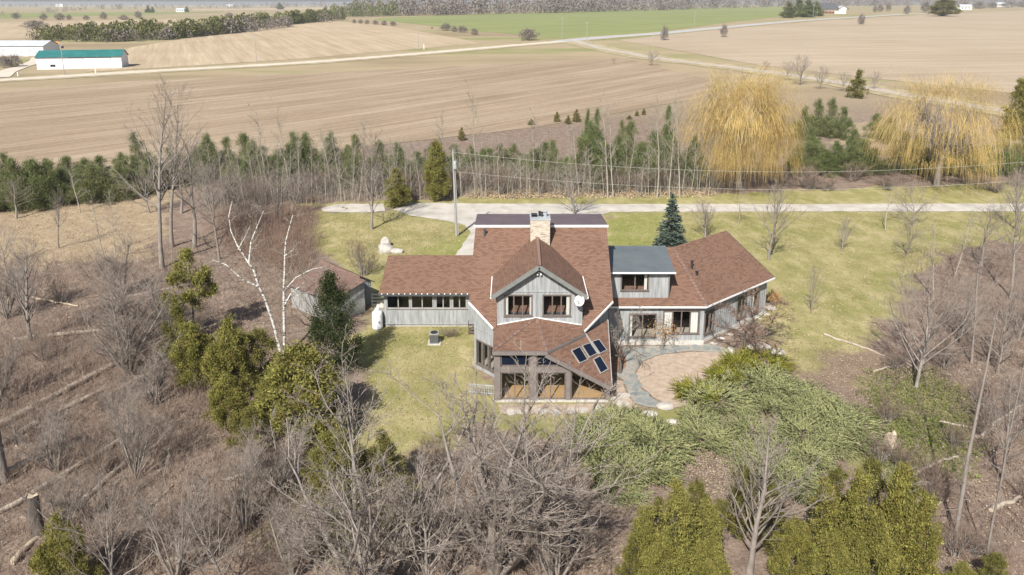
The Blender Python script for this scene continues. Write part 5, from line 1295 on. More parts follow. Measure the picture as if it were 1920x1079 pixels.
# junipers ----------------------------------------------------------------
rj = random.Random(4)
def junis(pts, label, group, keys=('juniper0', 'juniper1', 'juniper2'), w=126, h=1.3, rz0=0.0):
    for u, v in pts:
        b = site(u, v); plant(rj.choice(keys), b, h * rj.uniform(.65, 1.4), label, 'shrub', group, 'juniper_shrub', rz=rz0 + rj.uniform(-.7, .7), wid=wsize(b, w * rj.uniform(.7, 1.15)))
junis([(1118, 818), (1165, 800), (1212, 812), (1238, 845), (1108, 850), (1155, 842), (1200, 858), (1130, 885), (1180, 895), (1225, 890), (1160, 925)], 'spreading pale juniper in the bed below the stone terrace', 'junipers below the terrace', rz0=.6)
junis([(1308, 792), (1318, 826), (1350, 758), (1362, 836), (1398, 734), (1408, 818), (1442, 728), (1464, 842), (1492, 744), (1452, 772), (1515, 786), (1508, 824), (1540, 770), (1552, 806), (1586, 800), (1598, 830), (1420, 866), (1520, 868), (1560, 842), (1470, 890), (1430, 905), (1500, 915)], 'spreading pale juniper in the mass beyond the pink gravel patio', 'junipers beyond the patio')
junis([(1386, 690), (1432, 684), (1358, 714), (1305, 742)], 'low golden juniper at the rim of the gravel patio', 'golden junipers at the patio', ('junipergold',), 105, 1.0)

# hedgerow behind the driveway ------------------------------------------
rh = random.Random(21)
PINES = 'young green pine in the hedgerow between driveway and field'
def pines(rows, label=PINES, group='pines in the hedgerow', keys=('pine0', 'pine1', 'pine2')):
    for u, v, vt, w in rows: pplant(rh.choice(keys), u, v, vt, label, 'tree', group, 'pine_tree', wpx=w)
pines([(u + rh.uniform(-7, 7), np.interp(u, [-90, 250], [412, 372]) + rh.uniform(-8, 2), 303 + rh.uniform(-14, 10), rh.uniform(66, 90)) for u in range(-90, 255, 24)], 'bushy green pine in the thick row past the old trees', 'pines past the old trees')
pines([(u + rh.uniform(-7, 7), np.interp(u, [-90, 250], [380, 345]), 292 + rh.uniform(-12, 10), rh.uniform(60, 80)) for u in range(-80, 260, 34)], 'bushy green pine in the thick row past the old trees', 'pines past the old trees')
pines([(u + rh.uniform(-9, 9), rh.uniform(332, 360), rh.uniform(238, 318), rh.uniform(44, 76)) for u in range(262, 770, 14)])
pines([(u + rh.uniform(-9, 9), rh.uniform(318, 335), rh.uniform(262, 292), rh.uniform(44, 62)) for u in range(780, 1000, 15)])
pines([(u + rh.uniform(-8, 8), rh.uniform(322, 354), rh.uniform(218, 300), rh.uniform(48, 80)) for u in range(1000, 1310, 14)])
pines([(1100, 300, 200, 30), (1118, 298, 197, 34), (1165, 290, 222, 34), (1250, 300, 190, 36)])
pines([(u + rh.uniform(-6, 6), rh.uniform(322, 330), rh.uniform(250, 285), rh.uniform(56, 74)) for u in range(1492, 1640, 13)], 'bushy green pine in the group between the two willows', 'pines between the willows')
pines([(1505, 262, 196, 50), (1530, 255, 182, 54), (1555, 258, 180, 56), (1578, 262, 196, 50), (1520, 285, 235, 44), (1600, 285, 240, 40), (1640, 260, 210, 50), (1665, 270, 218, 46)], 'dark green pine standing behind the willows', 'pines behind the willows')
pines([(u, rh.uniform(322, 336), rh.uniform(240, 280), 66) for u in range(1690, 2010, 26)], 'green pine behind the open willow', 'pines behind the open willow')
for u, v, vt, w in [(996, 235, 223, 14), (1044, 229, 209, 14), (1065, 233, 216, 13), (1081, 229, 204, 17), (1194, 218, 207, 9), (1207, 216, 203, 9), (866, 264, 238, 16), (1606, 184, 128, 38), (1180, 224, 216, 12)]:
    pplant('fir0', u, v, vt, 'small lone conifer at the near edge of the ploughed field', 'tree', 'small conifers by the field edge', 'young_conifer', wpx=w)
pplant('cedarcol0', 1902, 262, 142, 'tall dense cedar next to the open willow', 'tree', None, 'cedar_tree', wpx=56)
SAP = 'slender pale-trunked bare sapling in the hedgerow behind the driveway'
for i in range(118):
    u = 380 + (1345 - 380) * (i + rh.uniform(-.4, .4)) / 118
    v = np.interp(u, [380, 600, 900, 1345], [392, 382, 372, 368]) - abs(rh.gauss(0, 9))
    pplant(f'sapling{i % 3}', u, v, rh.uniform(238, 312), SAP, 'tree', 'pale saplings in the hedgerow', 'sapling', wpx=rh.uniform(22, 40))
for u, v, vt in [(505, 372, 188), (546, 366, 178), (895, 352, 142), (1140, 372, 160), (1150, 370, 172), (1086, 366, 205), (1232, 372, 172), (1255, 370, 165), (1275, 372, 160), (690, 350, 195), (620, 350, 230), (1000, 340, 195), (830, 340, 200)]:
    pplant(f'sapling{int(u) % 3}', u, v, vt, 'taller pale bare tree standing out of the hedgerow', 'tree', 'taller bare trees in the hedgerow', 'bare_tree', wpx=52)
for i in range(60):
    u = rh.uniform(420, 1340); v = np.interp(u, [380, 600, 900, 1345], [388, 378, 368, 362]) - rh.uniform(-2, 22)
    pplant(f'bush{i % 3}', u, v, v - rh.uniform(38, 62), 'leafless brush shrub at the foot of the hedgerow', 'shrub', 'shrubs at the hedgerow foot', 'bare_shrub', wpx=rh.uniform(34, 52))
for u, v, vt, w in [(1500, 160, 98, 48), (1475, 152, 110, 30), (1222, 124, 92, 34), (1150, 121, 107, 13), (1435, 132, 112, 20), (1640, 168, 130, 30), (1540, 168, 120, 40), (1580, 172, 130, 30)]:
    pplant('spread0', u, v, vt, 'bare bush beside the gravel side road', 'shrub', 'bare bushes by the side road', 'bare_shrub', wpx=w)
for i in range(14):
    u = rh.uniform(1290, 1920); v = rh.uniform(340, 362); 
    pplant(f'bush{i % 3}', u, v, v - rh.uniform(30, 50), 'leafless shrub in the shade under the willows', 'shrub', 'shrubs under the willows', 'bare_shrub', wpx=rh.uniform(40, 60))
# small round green shrubs of the hedgerow
# ------------------------------------------------------------------ undergrowth and litter (uncountable)
def scatter(g, poly, n):
    P = np.array(poly); x0, y0 = P.min(0); x1, y1 = P.max(0); out = []
    while sum(len(o) for o in out) < n:
        q = np.stack([g.uniform(x0, x1, n), g.uniform(y0, y1, n)], 1); out.append(q[poly_dist(q, P) + wob(q, .8, 3) * .8 > g.uniform(0, 2.2, n) ** 2 * .5 - .6])
    return np.concatenate(out)[:n]
def brush(name, polypx, n, h, label, mat='brushmat', seed=0, lean=.45):
    g = np.random.default_rng(seed); q = scatter(g, px(polypx), n)
    st_ = np.column_stack([q, terrain(q[:, 0], q[:, 1]) - .1])
    d = np.column_stack([g.normal(0, lean, n), g.normal(0, lean, n), np.ones(n)])
    L = h * g.uniform(.35, 1.15, n) * (1 + .35 * wob(q, .5, seed))
    P = paths(g, st_, d, L, 3, .12, .02); Rd = (g.uniform(.010, .020, n))[:, None] * np.linspace(1, .4, 3)[None]
    k = grow(g, P, Rd, [dict(n=4, t0=.25, ang=40, ratio=.5, rr=.6, m=3, k=2, trop=.03, w=.16, rmin=.008), dict(n=2, t0=.2, ang=40, ratio=.6, m=3, k=2, w=.15, rmin=.007)])
    tag(link(name, fast_mesh(name, *joinm([tubes(P, Rd, 3)] + [tubes(*q_) for q_ in k]), M[mat])), label, 'undergrowth', None, 'stuff')
WOODS_L = [(-200, 500), (250, 480), (420, 430), (590, 420), (585, 560), (540, 650), (480, 760), (520, 900), (640, 960), (640, 1110), (-260, 1110)]
brush('undergrowth', WOODS_L, 5600, 1.5, 'tangled brown leafless undergrowth covering the log-strewn slope', seed=1)
brush('undergrowth', [(-100, 640), (330, 600), (480, 760), (600, 960), (600, 1110), (-260, 1110)], 3400, 2.0, 'dense brown brush around the pale cut log', seed=2)
brush('undergrowth', [(660, 950), (820, 880), (1080, 850), (1110, 1000), (1160, 1110), (640, 1110)], 1300, 1.1, 'grey brown brush under the front bare trees', seed=3)
brush('undergrowth', [(1690, 480), (2000, 420), (2100, 1110), (1720, 1110), (1640, 900), (1640, 720), (1740, 660)], 2400, 1.5, 'brown brush and saplings past the open lawn', seed=4)
brush('undergrowth', [(380, 400), (600, 384), (900, 372), (1345, 366), (1345, 345), (900, 340), (600, 350), (380, 370)], 3600, 3.2, 'tan leafless brush filling the hedgerow foot', seed=5, lean=.2, mat='twig_pale')
brush('undergrowth', [(390, 420), (590, 400), (600, 470), (585, 540), (430, 480)], 1500, 2.6, 'reddish brown thicket between birches and back lawn', seed=6, lean=.25, mat='twig_brown')
brush('undergrowth', [(700, 300), (860, 268), (1000, 244), (1262, 215), (1330, 200), (1330, 340), (900, 345), (700, 345)], 1500, 1.7, 'low brown scrub between hedgerow and ploughed field', seed=8, lean=.3)
brush('undergrowth', [(1500, 200), (1700, 190), (1960, 230), (1960, 330), (1480, 335)], 1100, 1.4, 'low tan scrub around and behind the willows', seed=9, lean=.3, mat='twig_pale')
def litter(name, polypx, n, mat, label, size, seed, h=.06, upn=.35):
    g = np.random.default_rng(seed); q = scatter(g, px(polypx), n)
    C = np.column_stack([q, terrain(q[:, 0], q[:, 1]) + g.uniform(.03, h, n)])
    ax = np.column_stack([g.normal(0, 1, n), g.normal(0, 1, n), g.normal(0, upn, n)])
    s = g.uniform(.6, 1.3, n) * size
    tag(link(name, fast_mesh(name, *diamonds(g, C, ax, s, s * .6), M[mat])), label, 'ground cover', None, 'stuff')
litter('leaf_litter', WOODS_L, 26000, 'dryleaf', 'pale dry leaves strewn over the log-strewn woodland floor', .12, 1, .1)
litter('leaf_litter', [(1440, 650), (1640, 640), (1760, 690), (2000, 600), (2100, 1110), (1700, 1110), (1620, 800), (1500, 700)], 13000, 'dryleaf', 'dry fallen leaves along the woodland edge of the open lawn', .115, 2, .1)
litter('leaf_litter', [(560, 880), (1100, 830), (1200, 1110), (560, 1110)], 9000, 'dryleaf', 'dry fallen leaves under the front trees', .12, 3, .1)
litter('leaf_litter', [(1275, 855), (1340, 845), (1390, 880), (1370, 940), (1300, 930)], 2600, 'dryleaf', 'pale leaf pile in the gap between junipers', .11, 4, .15)
litter('weeds', GREENPX[0], 5200, 'weeds', 'low green weeds below the broad bare tree', .16, 5, .14, 1.0)
litter('weeds', GREENPX[1], 3600, 'weeds', 'low green weeds below the broad bare tree', .16, 6, .14, 1.0)
litter('weeds', GREENPX[2], 3000, 'weeds', 'green grassy patch low in the front thicket', .17, 7, .16, 1.0)
litter('straw', STRAWPX[0], 9000, 'strawgrass', 'matted straw coloured grass on the open slope below the pine row', .16, 8, .1, .6)
litter('straw', [(880, 374), (1330, 369), (1330, 352), (880, 355)], 7000, 'strawgrass', 'dry tan grass along the hedgerow foot', .28, 9, .25, 1.3)

litter('lawn_tufts', [(1150, 396), (1900, 398), (1900, 455), (1740, 490), (1690, 570), (1600, 650), (1450, 670), (1450, 560), (1350, 470), (1150, 460)], 8000, 'strawgrass', 'dry thatch tufts speckling the big open lawn', .15, 10, .05, .4)
litter('lawn_tufts', [(1150, 396), (1900, 398), (1900, 455), (1740, 490), (1690, 570), (1600, 650), (1450, 670), (1450, 560), (1350, 470), (1150, 460)], 2200, 'weeds', 'green grass tufts speckling the big open lawn', .11, 11, .05, .6)
litter('lawn_tufts', [(600, 402), (740, 400), (880, 430), (850, 474), (730, 540), (640, 490)], 4500, 'strawgrass', 'dry thatch tufts on the back lawn', .15, 12, .05, .4)
litter('lawn_tufts', [(690, 600), (720, 612), (870, 615), (890, 690), (900, 770), (760, 840), (680, 800), (690, 700)], 3000, 'strawgrass', 'dry thatch tufts on the side lawn', .11, 13, .05, .4)
litter('lawn_tufts', [(690, 600), (720, 612), (870, 615), (890, 690), (900, 770), (760, 840), (680, 800), (690, 700)], 1100, 'weeds', 'green grass tufts on the side lawn', .09, 14, .05, .6)
# ------------------------------------------------------------------ logs, stumps, boulders
def log(a, b, r, label, seed, mat='log', lift=.0, cat='log', name='fallen_log', group=None):
    g = np.random.default_rng(seed); A = site(*a); B = site(*b); A[2] += r * .7 + lift; B[2] += r * .6
    t = np.linspace(0, 1, 12); P = A[None] * (1 - t)[:, None] + B[None] * t[:, None]; P[:, :2] += np.cumsum(g.normal(0, .07, (12, 2)), 0); P[:, 2] += g.normal(0, .02, 12)
    Rd = r * np.linspace(1, .6, 12) * g.uniform(.92, 1.08, 12)
    tv, tf = tubes((P - A)[None], Rd[None], 9)
    ex = grow(g, (P - A)[None], Rd[None], [dict(n=5, t0=.35, ang=60, ratio=.09, rr=.3, m=3, k=4, trop=.1, rmin=.03)])
    V, F = joinm([(tv, tf), tubes(*ex[0])])
    o = thing(name, A, label, cat, group)
    link('trunk', fast_mesh('log_trunk', V, F, M[mat], True), o)
    cap = MB()
    for end in (0, 11): cap.poly([tuple(tv[end * 9 + i] + A) for i in range(9)])
    cap.build('cut_end', M['stump'], o)
log((25, 638), (222, 620), .2, 'grey fallen log lying level across the brush', 1)
log((-40, 822), (238, 668), .26, 'long fallen trunk climbing past the leafless shrubs', 2)
log((-30, 850), (195, 732), .22, 'weathered fallen trunk lying just below the longest one', 3)
log((-40, 930), (84, 868), .30, 'pale cut log with sawn end by the dark stump', 4, 'stump', .5)
log((-30, 985), (270, 800), .2, 'thin fallen trunk half hidden below the pale cut log', 5)
log((90, 1000), (262, 850), .18, 'mossy brown fallen trunk leaning into shrubs', 6)
log((1545, 628), (1680, 672), .1, 'slim fallen pole at the edge of the open lawn', 7, 'log')
log((1612, 825), (1645, 860), .12, 'short broken branch beside the pale split stump', 8, 'stump')
for i, (a, b, r) in enumerate([((180, 760), (300, 690), .12), ((265, 975), (330, 915), .1), ((330, 640), (420, 600), .1), ((20, 1060), (140, 960), .16), ((300, 1060), (420, 1010), .1), ((230, 560), (330, 540), .1), ((60, 560), (150, 575), .1), ((420, 900), (500, 880), .1)]):
    log(a, b, r, 'thin fallen branch lying among brown brush near the fallen logs', 40 + i, 'log' if i % 3 else 'stump', 0.0, 'branch', 'fallen_branch', 'fallen branches near the logs')
for i, (a, b, r) in enumerate([((1700, 900), (1790, 860), .12), ((1830, 820), (1920, 760), .12), ((1760, 790), (1860, 800), .08), ((1640, 700), (1690, 690), .08), ((1860, 960), (1940, 930), .14), ((1700, 1000), (1760, 940), .1)]):
    log(a, b, r, 'thin fallen branch on the leafy ground around the dead leaning trunk', 60 + i, 'log', 0.0, 'branch', 'fallen_branch', 'fallen branches near the dead trunk')
def stump(u, v, vt, r, label, mat='bark_dark', seed=1, jag=.3, cat='stump', name='tree_stump'):
    g = np.random.default_rng(seed); b = site(u, v); h = height_at(b, vt); o = thing(name, b, label, cat)
    n = 12; m = 7; ang = np.arange(n) * 2 * math.pi / n; V = []
    for j in range(m):
        t = j / (m - 1); rad = r * (1.25 - .35 * min(1, t * 2)) * (1 + .1 * np.sin(ang * 3 + 1) + g.normal(0, .05, n))
        z = np.full(n, -.1 + t * h) + (g.uniform(-jag, jag, n) if j == m - 1 else 0)
        V.append(np.stack([rad * np.cos(ang), rad * np.sin(ang), z], 1))
    V = np.concatenate(V); idx = np.arange(n * m).reshape(m, n); nx = np.roll(idx, -1, 1)
    F = np.stack([idx[:-1], nx[:-1], nx[1:], idx[1:]], -1).reshape(-1, 4)
    link('trunk', fast_mesh('stump_trunk', V, F, M[mat], True), o)
    top = V[-n:]; c = np.vstack([top * (.97, .97, 1) - (0, 0, .06), top.mean(0) - (0, 0, .12)])
    link('broken_top', fast_mesh('stump_top', c, np.array([(i, (i + 1) % n, n) for i in range(n)]), M['stump']), o)
stump(72, 1005, 925, .3, 'dark standing stump beside the pale cut log', seed=2, jag=.1)
stump(6, 905, 770, .28, 'grey broken trunk standing beyond the longest fallen trunk', 'bark_grey', 3)
stump(905, 1010, 862, .3, 'broken pale trunk stub inside the broad front bare tree', 'bark_grey', 4, .45)
stump(1668, 835, 812, .4, 'pale split stump below the broad bare tree', 'stump', 5, .2)
def boulder(u, v, r, label, seed, sq=(1, .8, .7), group=None):
    g = np.random.default_rng(seed); bm = bmesh.new(); bmesh.ops.create_icosphere(bm, subdivisions=3, radius=1.0)
    k = g.normal(0, 1, (7, 3)); k = norm(k); dd = g.uniform(.62, .92, 7)
    for vv in bm.verts:
        p = np.array(vv.co)
        for kk, d in zip(k, dd):
            e = p @ kk - d
            if e > 0: p = p - kk * e * .85
        p = p * (1 + .035 * math.sin(9 * p[0] + seed) * math.sin(8 * p[1]))
        vv.co = p * np.array(sq) * r
    me = bpy.data.meshes.new('boulder'); bm.to_mesh(me); bm.free(); me.materials.append(M['rock'])
    b = site(u, v); b[2] += r * sq[2] * .35
    tag(link('boulder', me, None, b), label, 'boulder', group)
boulder(722, 473, 1.0, 'largest pale boulder on the back lawn behind the porch wing', 1, (1.0, .8, .75))
boulder(723, 462, .75, 'grey topped boulder resting behind the largest pale one', 2, (.8, .7, 1.1))
boulder(742, 474, .9, 'low flat boulder next to the largest pale one', 3, (1.1, .6, .4))
boulder(1247, 765, .55, 'white rounded boulder where the flagstone path ends', 4, (1.1, .7, .55))
boulder(1218, 778, .5, 'flat grey boulder in the weeds below the path', 5, (1.2, .7, .4))
boulder(1262, 793, .42, 'grey boulder tucked against the juniper mass', 6, (1.2, .7, .5))
boulder(1368, 662, .5, 'white boulder between terrace and golden junipers', 7, (1, .8, .7))
boulder(1422, 655, .9, 'broad flat greenish boulder behind the golden junipers', 8, (1.3, .7, .45))
boulder(1456, 665, .6, 'grey boulder at the lawn edge past the golden junipers', 9, (1.1, .8, .6))
boulder(1444, 580, .5, 'pale boulder at the foot of the gable end', 10, (1.1, .8, .5))
for i, (u, v) in enumerate([(1338, 645), (1352, 636), (1368, 628), (1385, 618), (1404, 607), (1422, 597), (1436, 590)]):
    boulder(u, v, .3, 'edging stone along the bed below the angled wing', 20 + i, (1.2, .7, .45), 'edging stones')

# ------------------------------------------------------------------ far farm buildings
def gable_barn(base, L, W, h, rise, ang, wallm, roofm, label, name='barn'):
    t = thing(name, base, label, 'barn'); b = np.array(base); c, s = math.cos(ang), math.sin(ang)
    def w(x, y, z): return (b[0] + x * c - y * s, b[1] + x * s + y * c, b[2] + z)
    mb = MB()
    mb.poly([w(0, 0, -.5), w(L, 0, -.5), w(L, 0, h), w(0, 0, h)]); mb.poly([w(L, W, -.5), w(0, W, -.5), w(0, W, h), w(L, W, h)])
    mb.build('side_wall', M[wallm], t)
    for x in (0, L):
        mb = MB(); mb.poly([w(x, 0, -.5), w(x, W, -.5), w(x, W, h), w(x, W / 2, h + rise), w(x, 0, h)]); mb.build('end_wall', M[wallm if x else roofm], t)
    for y0 in (0, 1):
        e = -.4 if not y0 else W + .4
        roof([w(-.4, e, h - .1), w(L + .4, e, h - .1), w(L + .4, W / 2, h + rise), w(-.4, W / 2, h + rise)], roofm, .15, t)
    return t, w
b0 = site(70, 131); b1 = site(229, 127.5); L = float(np.hypot(*(b1 - b0)[:2])); ang = math.atan2(b1[1] - b0[1], b1[0] - b0[0])
hb = height_at(b0, 108)
barn, bw = gable_barn(b0, L, 11, hb, height_at(b0, 91.5) - hb - 1.0, ang, 'barnwhite', 'barngreen', 'white metal barn with teal roof beside the gravel road')
for x0, x1 in ((.38 * L, .55 * L), (.57 * L, .70 * L), (.72 * L, .87 * L)):
    mb = MB(); mb.hexa([bw(x0, -.18, .1), bw(x1, -.18, .1), bw(x1, -.02, .1), bw(x0, -.02, .1), bw(x0, -.18, hb * .88), bw(x1, -.18, hb * .88), bw(x1, -.02, hb * .88), bw(x0, -.02, hb * .88)]); d_ = mb.build('sliding_door', M['barnwhite'], barn)
    mb = MB(); mb.bar(bw(x0 - .1, -.22, hb * .9), bw(x1 + .1, -.22, hb * .9), .1, .22); mb.build('door_track', M['darktrim'], d_)
mb = MB(); mb.hexa([bw(.155 * L, -.08, 1.0), bw(.215 * L, -.08, 1.0), bw(.215 * L, -.01, 1.0), bw(.155 * L, -.01, 1.0), bw(.155 * L, -.08, 1.9), bw(.215 * L, -.08, 1.9), bw(.215 * L, -.01, 1.9), bw(.155 * L, -.01, 1.9)]); mb.build('window', M['blackmetal'], barn)
c0 = site(-70, 106); barn2, bw2 = gable_barn(c0, wsize(c0, 150), 14, wsize(c0, 19), wsize(c0, 9), 0.03, 'barnwhite', 'barngrey', 'long pale grey barn behind the teal roofed one')
for k in range(3):
    x0 = wsize(c0, 150) * (.45 + .18 * k); mb = MB(); mb.hexa([bw2(x0, -.15, .1), bw2(x0 + 4, -.15, .1), bw2(x0 + 4, -.02, .1), bw2(x0, -.02, .1), bw2(x0, -.15, 3.6), bw2(x0 + 4, -.15, 3.6), bw2(x0 + 4, -.02, 3.6), bw2(x0, -.02, 3.6)]); mb.build('door', M['barngrey'], barn2)
ribbon('farm_lane', [site(0, 146), site(12, 135), site(45, 124), site(66, 118), site(75, 108)], 6, .16, M['gravel_road'])
# orange excavator behind the barn
xb = site(97, 96); xc = thing('excavator', xb, 'orange excavator parked between the two barns', 'excavator')
mb = MB(); mb.box(xb[0] - 2.2, xb[0] + 2.2, xb[1] - 1.6, xb[1] - .9, xb[2], xb[2] + 1); mb.box(xb[0] - 2.2, xb[0] + 2.2, xb[1] + .9, xb[1] + 1.6, xb[2], xb[2] + 1); mb.build('tracks', M['blackmetal'], xc)
mb = MB(); mb.box(xb[0] - 1.9, xb[0] + 1.6, xb[1] - 1.4, xb[1] + 1.4, xb[2] + 1, xb[2] + 2.4); mb.build('body', M['orange'], xc)
mb = MB(); mb.box(xb[0] + .2, xb[0] + 1.6, xb[1] - 1.4, xb[1] - .2, xb[2] + 2.4, xb[2] + 3.4); mb.build('cab', M['orange'], xc)
mb = MB(); mb.bar(xb + (1.4, 0, 2.2), xb + (3.6, 0, 4.8), .5, .6); mb.bar(xb + (3.6, 0, 4.8), xb + (5.6, 0, 2.6), .45, .5); mb.build('boom', M['orange'], xc)
mb = MB(); mb.box(xb[0] + 5.1, xb[0] + 6.1, xb[1] - .6, xb[1] + .6, xb[2] + 1.4, xb[2] + 2.5); mb.build('bucket', M['blackmetal'], xc)
# farmhouse on the ridge right
f0 = site(1520, 26); fh = thing('farmhouse', f0, 'white farmhouse with charcoal roof among spruces on the far road', 'house')
def fw(x, y, z): return (f0[0] + x, f0[1] + y, f0[2] + z)
s_ = wsize(f0, 1)
LW, LH = 66 * s_, 9 * s_
mb = MB(); mb.hexa([fw(0, 0, -.5), fw(LW, 0, -.5), fw(LW, 12, -.5), fw(0, 12, -.5), fw(0, 0, LH), fw(LW, 0, LH), fw(LW, 12, LH), fw(0, 12, LH)]); mb.build('wall', M['white'], fh)
mb = MB(); mb.hexa([fw(22 * s_, -1.2, -.3), fw(44 * s_, -1.2, -.3), fw(44 * s_, -.1, -.3), fw(22 * s_, -.1, -.3), fw(22 * s_, -1.2, LH * .5), fw(44 * s_, -1.2, LH * .5), fw(44 * s_, -.1, LH * .5), fw(22 * s_, -.1, LH * .5)]); mb.build('porch', M['redwood'], fh)
roof([fw(-1, -2.4, LH), fw(52 * s_, -2.4, LH), fw(48 * s_, 6, LH + 11 * s_), fw(4, 6, LH + 11 * s_)], 'darkroof', .3, fh); roof([fw(4, 6, LH + 11 * s_), fw(48 * s_, 6, LH + 11 * s_), fw(52 * s_, 14, LH), fw(-1, 14, LH)], 'darkroof', .3, fh)
mb = MB(); mb.poly([fw(52 * s_, -.2, LH), fw(70 * s_, -.2, LH), fw(61 * s_, -.2, LH + 5 * s_)]); mb.poly([fw(52 * s_, 12, LH), fw(61 * s_, 12, LH + 5 * s_), fw(70 * s_, 12, LH)]); mb.build('gable', M['white'], fh)
roof([fw(51 * s_, -1, LH - .3), fw(61 * s_, -1, LH + 5.2 * s_), fw(61 * s_, 13, LH + 5.2 * s_), fw(51 * s_, 13, LH - .3)], 'barngrey', .2, fh); roof([fw(61 * s_, -1, LH + 5.2 * s_), fw(71 * s_, -1, LH - .3), fw(71 * s_, 13, LH - .3), fw(61 * s_, 13, LH + 5.2 * s_)], 'barngrey', .2, fh)
for k in range(5):
    x = (16 + k * 6) * s_; mb = MB(); mb.hexa([fw(x, -1.3, 1.0), fw(x + 3 * s_, -1.3, 1.0), fw(x + 3 * s_, -1.21, 1.0), fw(x, -1.21, 1.0), fw(x, -1.3, 2.6), fw(x + 3 * s_, -1.3, 2.6), fw(x + 3 * s_, -1.21, 2.6), fw(x, -1.21, 2.6)]); mb.build('window', M['blackmetal'], fh)
def far_house(u, v, wpx, hpx, label, wallm='white', roofm='barngrey'):
    b = site(u, v); s = wsize(b, 1); o = thing('far_house', b, label, 'house')
    def q(x, y, z): return (b[0] + x, b[1] + y, b[2] + z)
    L_, h_ = wpx * s, hpx * s; W_ = min(9, L_)
    mb = MB(); mb.hexa([q(0, 0, -.5), q(L_, 0, -.5), q(L_, W_, -.5), q(0, W_, -.5), q(0, 0, h_ * .6), q(L_, 0, h_ * .6), q(L_, W_, h_ * .6), q(0, W_, h_ * .6)]); mb.build('wall', M[wallm], o)
    roof([q(-.5, -.8, h_ * .58), q(L_ + .5, -.8, h_ * .58), q(L_ + .5, W_ / 2, h_), q(-.5, W_ / 2, h_)], roofm, .2, o); roof([q(-.5, W_ / 2, h_), q(L_ + .5, W_ / 2, h_), q(L_ + .5, W_ + .8, h_ * .58), q(-.5, W_ + .8, h_ * .58)], roofm, .2, o)
    for k in range(3):
        x = L_ * (.15 + .28 * k); mb = MB(); mb.hexa([q(x, -.1, h_ * .2), q(x + L_ * .1, -.1, h_ * .2), q(x + L_ * .1, -.01, h_ * .2), q(x, -.01, h_ * .2), q(x, -.1, h_ * .42), q(x + L_ * .1, -.1, h_ * .42), q(x + L_ * .1, -.01, h_ * .42), q(x, -.01, h_ * .42)]); mb.build('window', M['blackmetal'], o)
far_house(330, 23, 16, 7, 'tiny white shed far off among dark trees on the far pasture')
far_house(104, 13, 14, 5, 'tiny pale house far away beyond the pasture')
far_house(1800, 19, 22, 10, 'low white house far off beside the round cedar')
far_house(1868, 13, 26, 8, 'pale bungalow on the skyline beyond the tan field')
far_house(424, 12.5, 12, 4, 'tiny white farm building on the distant ridge')

# far poles ------------------------------------------------------------
for u, v, vt in [(1054, 73, 33), (1100, 83, 41), (1302, 52, 22), (1524, 36, 9), (1224, 110, 66), (1510, 132, 82), (785, 93, 50), (481, 116, 66), (121, 141, 80), (1725, 27, 2)]:
    b = site(u, v); pole(b, height_at(b, vt), .15, 'pale utility pole along the far country road', 'poles along the country roads')
for u, v, vt in [(180, 138, 120), (34, 143, 136), (795, 93, 83)]:
    b = site(u, v); mb = MB(); mb.box(b[0] - .15, b[0] + .15, b[1] - .15, b[1] + .15, b[2], b[2] + height_at(b, vt)); mb.box(b[0] - .2, b[0] + .2, b[1] - .2, b[1] + .2, b[2] + height_at(b, vt), b[2] + height_at(b, vt) + .12)
    tag(mb.build('marker_post', M['white']), 'short white post beside the gravel road', 'post', 'roadside posts')

# far trees --------------------------------------------------------------
ff_ = random.Random(31)
def fars(rows, label, group, name='far_tree', keys=('farround0', 'farround1', 'farround2')):
    for u, v, vt, w in rows: pplant(ff_.choice(keys), u, v, vt, label, 'tree', group, name, wpx=w)
fars([(990, 76, 49, 44)], 'dark round bush standing alone at the crossroads', None)
fars([(664, 44, 35, 10), (676, 45, 35, 11), (688, 46, 36, 11), (704, 47, 36, 14), (720, 48, 37, 14), (737, 49, 38, 16), (836, 58, 41, 26), (867, 61, 46, 24), (890, 66, 50, 16), (810, 54, 50, 6), (852, 60, 47, 14)], 'grey bush in the fence line before the wheat field', 'bushes in the wheat fence line')
fars([(66, 55, 35, 50), (82, 38, 23, 16), (112, 38, 22, 22), (195, 37, 20, 16), (232, 38, 26, 20), (30, 36, 22, 18), (162, 38, 27, 14), (8, 128, 100, 22), (24, 126, 97, 36), (260, 34, 18, 16), (130, 38, 26, 12), (430, 32, 22, 18)], 'bare round tree on the far meadows behind the barns', 'trees on the far meadows')
fars([(1245, 76, 44, 18), (1357, 70, 40, 16), (1615, 46, 22, 16), (1650, 23, 4, 14), (1665, 22, 2, 12), (1640, 24, 8, 10)], 'small bare tree in the tan field by the paved road', 'trees by the paved road')
fars([(1478, 34, 0, 34), (1496, 32, -6, 34), (1514, 33, -4, 34), (1530, 31, 0, 28)], 'dark spruce beside the far white farmhouse', 'spruces by the farmhouse', 'spruce_tree', ('farspruce',))
pplant('cedarcol1', 1768, 31, -6, 'round dark cedar past the far farmhouse', 'tree', None, 'cedar_tree', wpx=54)
fars([(1700, 27, 8, 16), (1735, 24, 0, 22), (1808, 18, 2, 24), (1835, 17, 0, 28), (1860, 16, 2, 24), (1890, 15, 0, 30), (1920, 14, 0, 30)], 'bare tree on the skyline past the far cedar', 'trees on the farmhouse skyline')
fars([(278, 24, 11, 12), (286, 24, 12, 10), (350, 23, 12, 10), (525, 18, 4, 16)], 'dark conifer beside the distant farm buildings', 'distant farm conifers', 'far_tree', ('farspruce',))
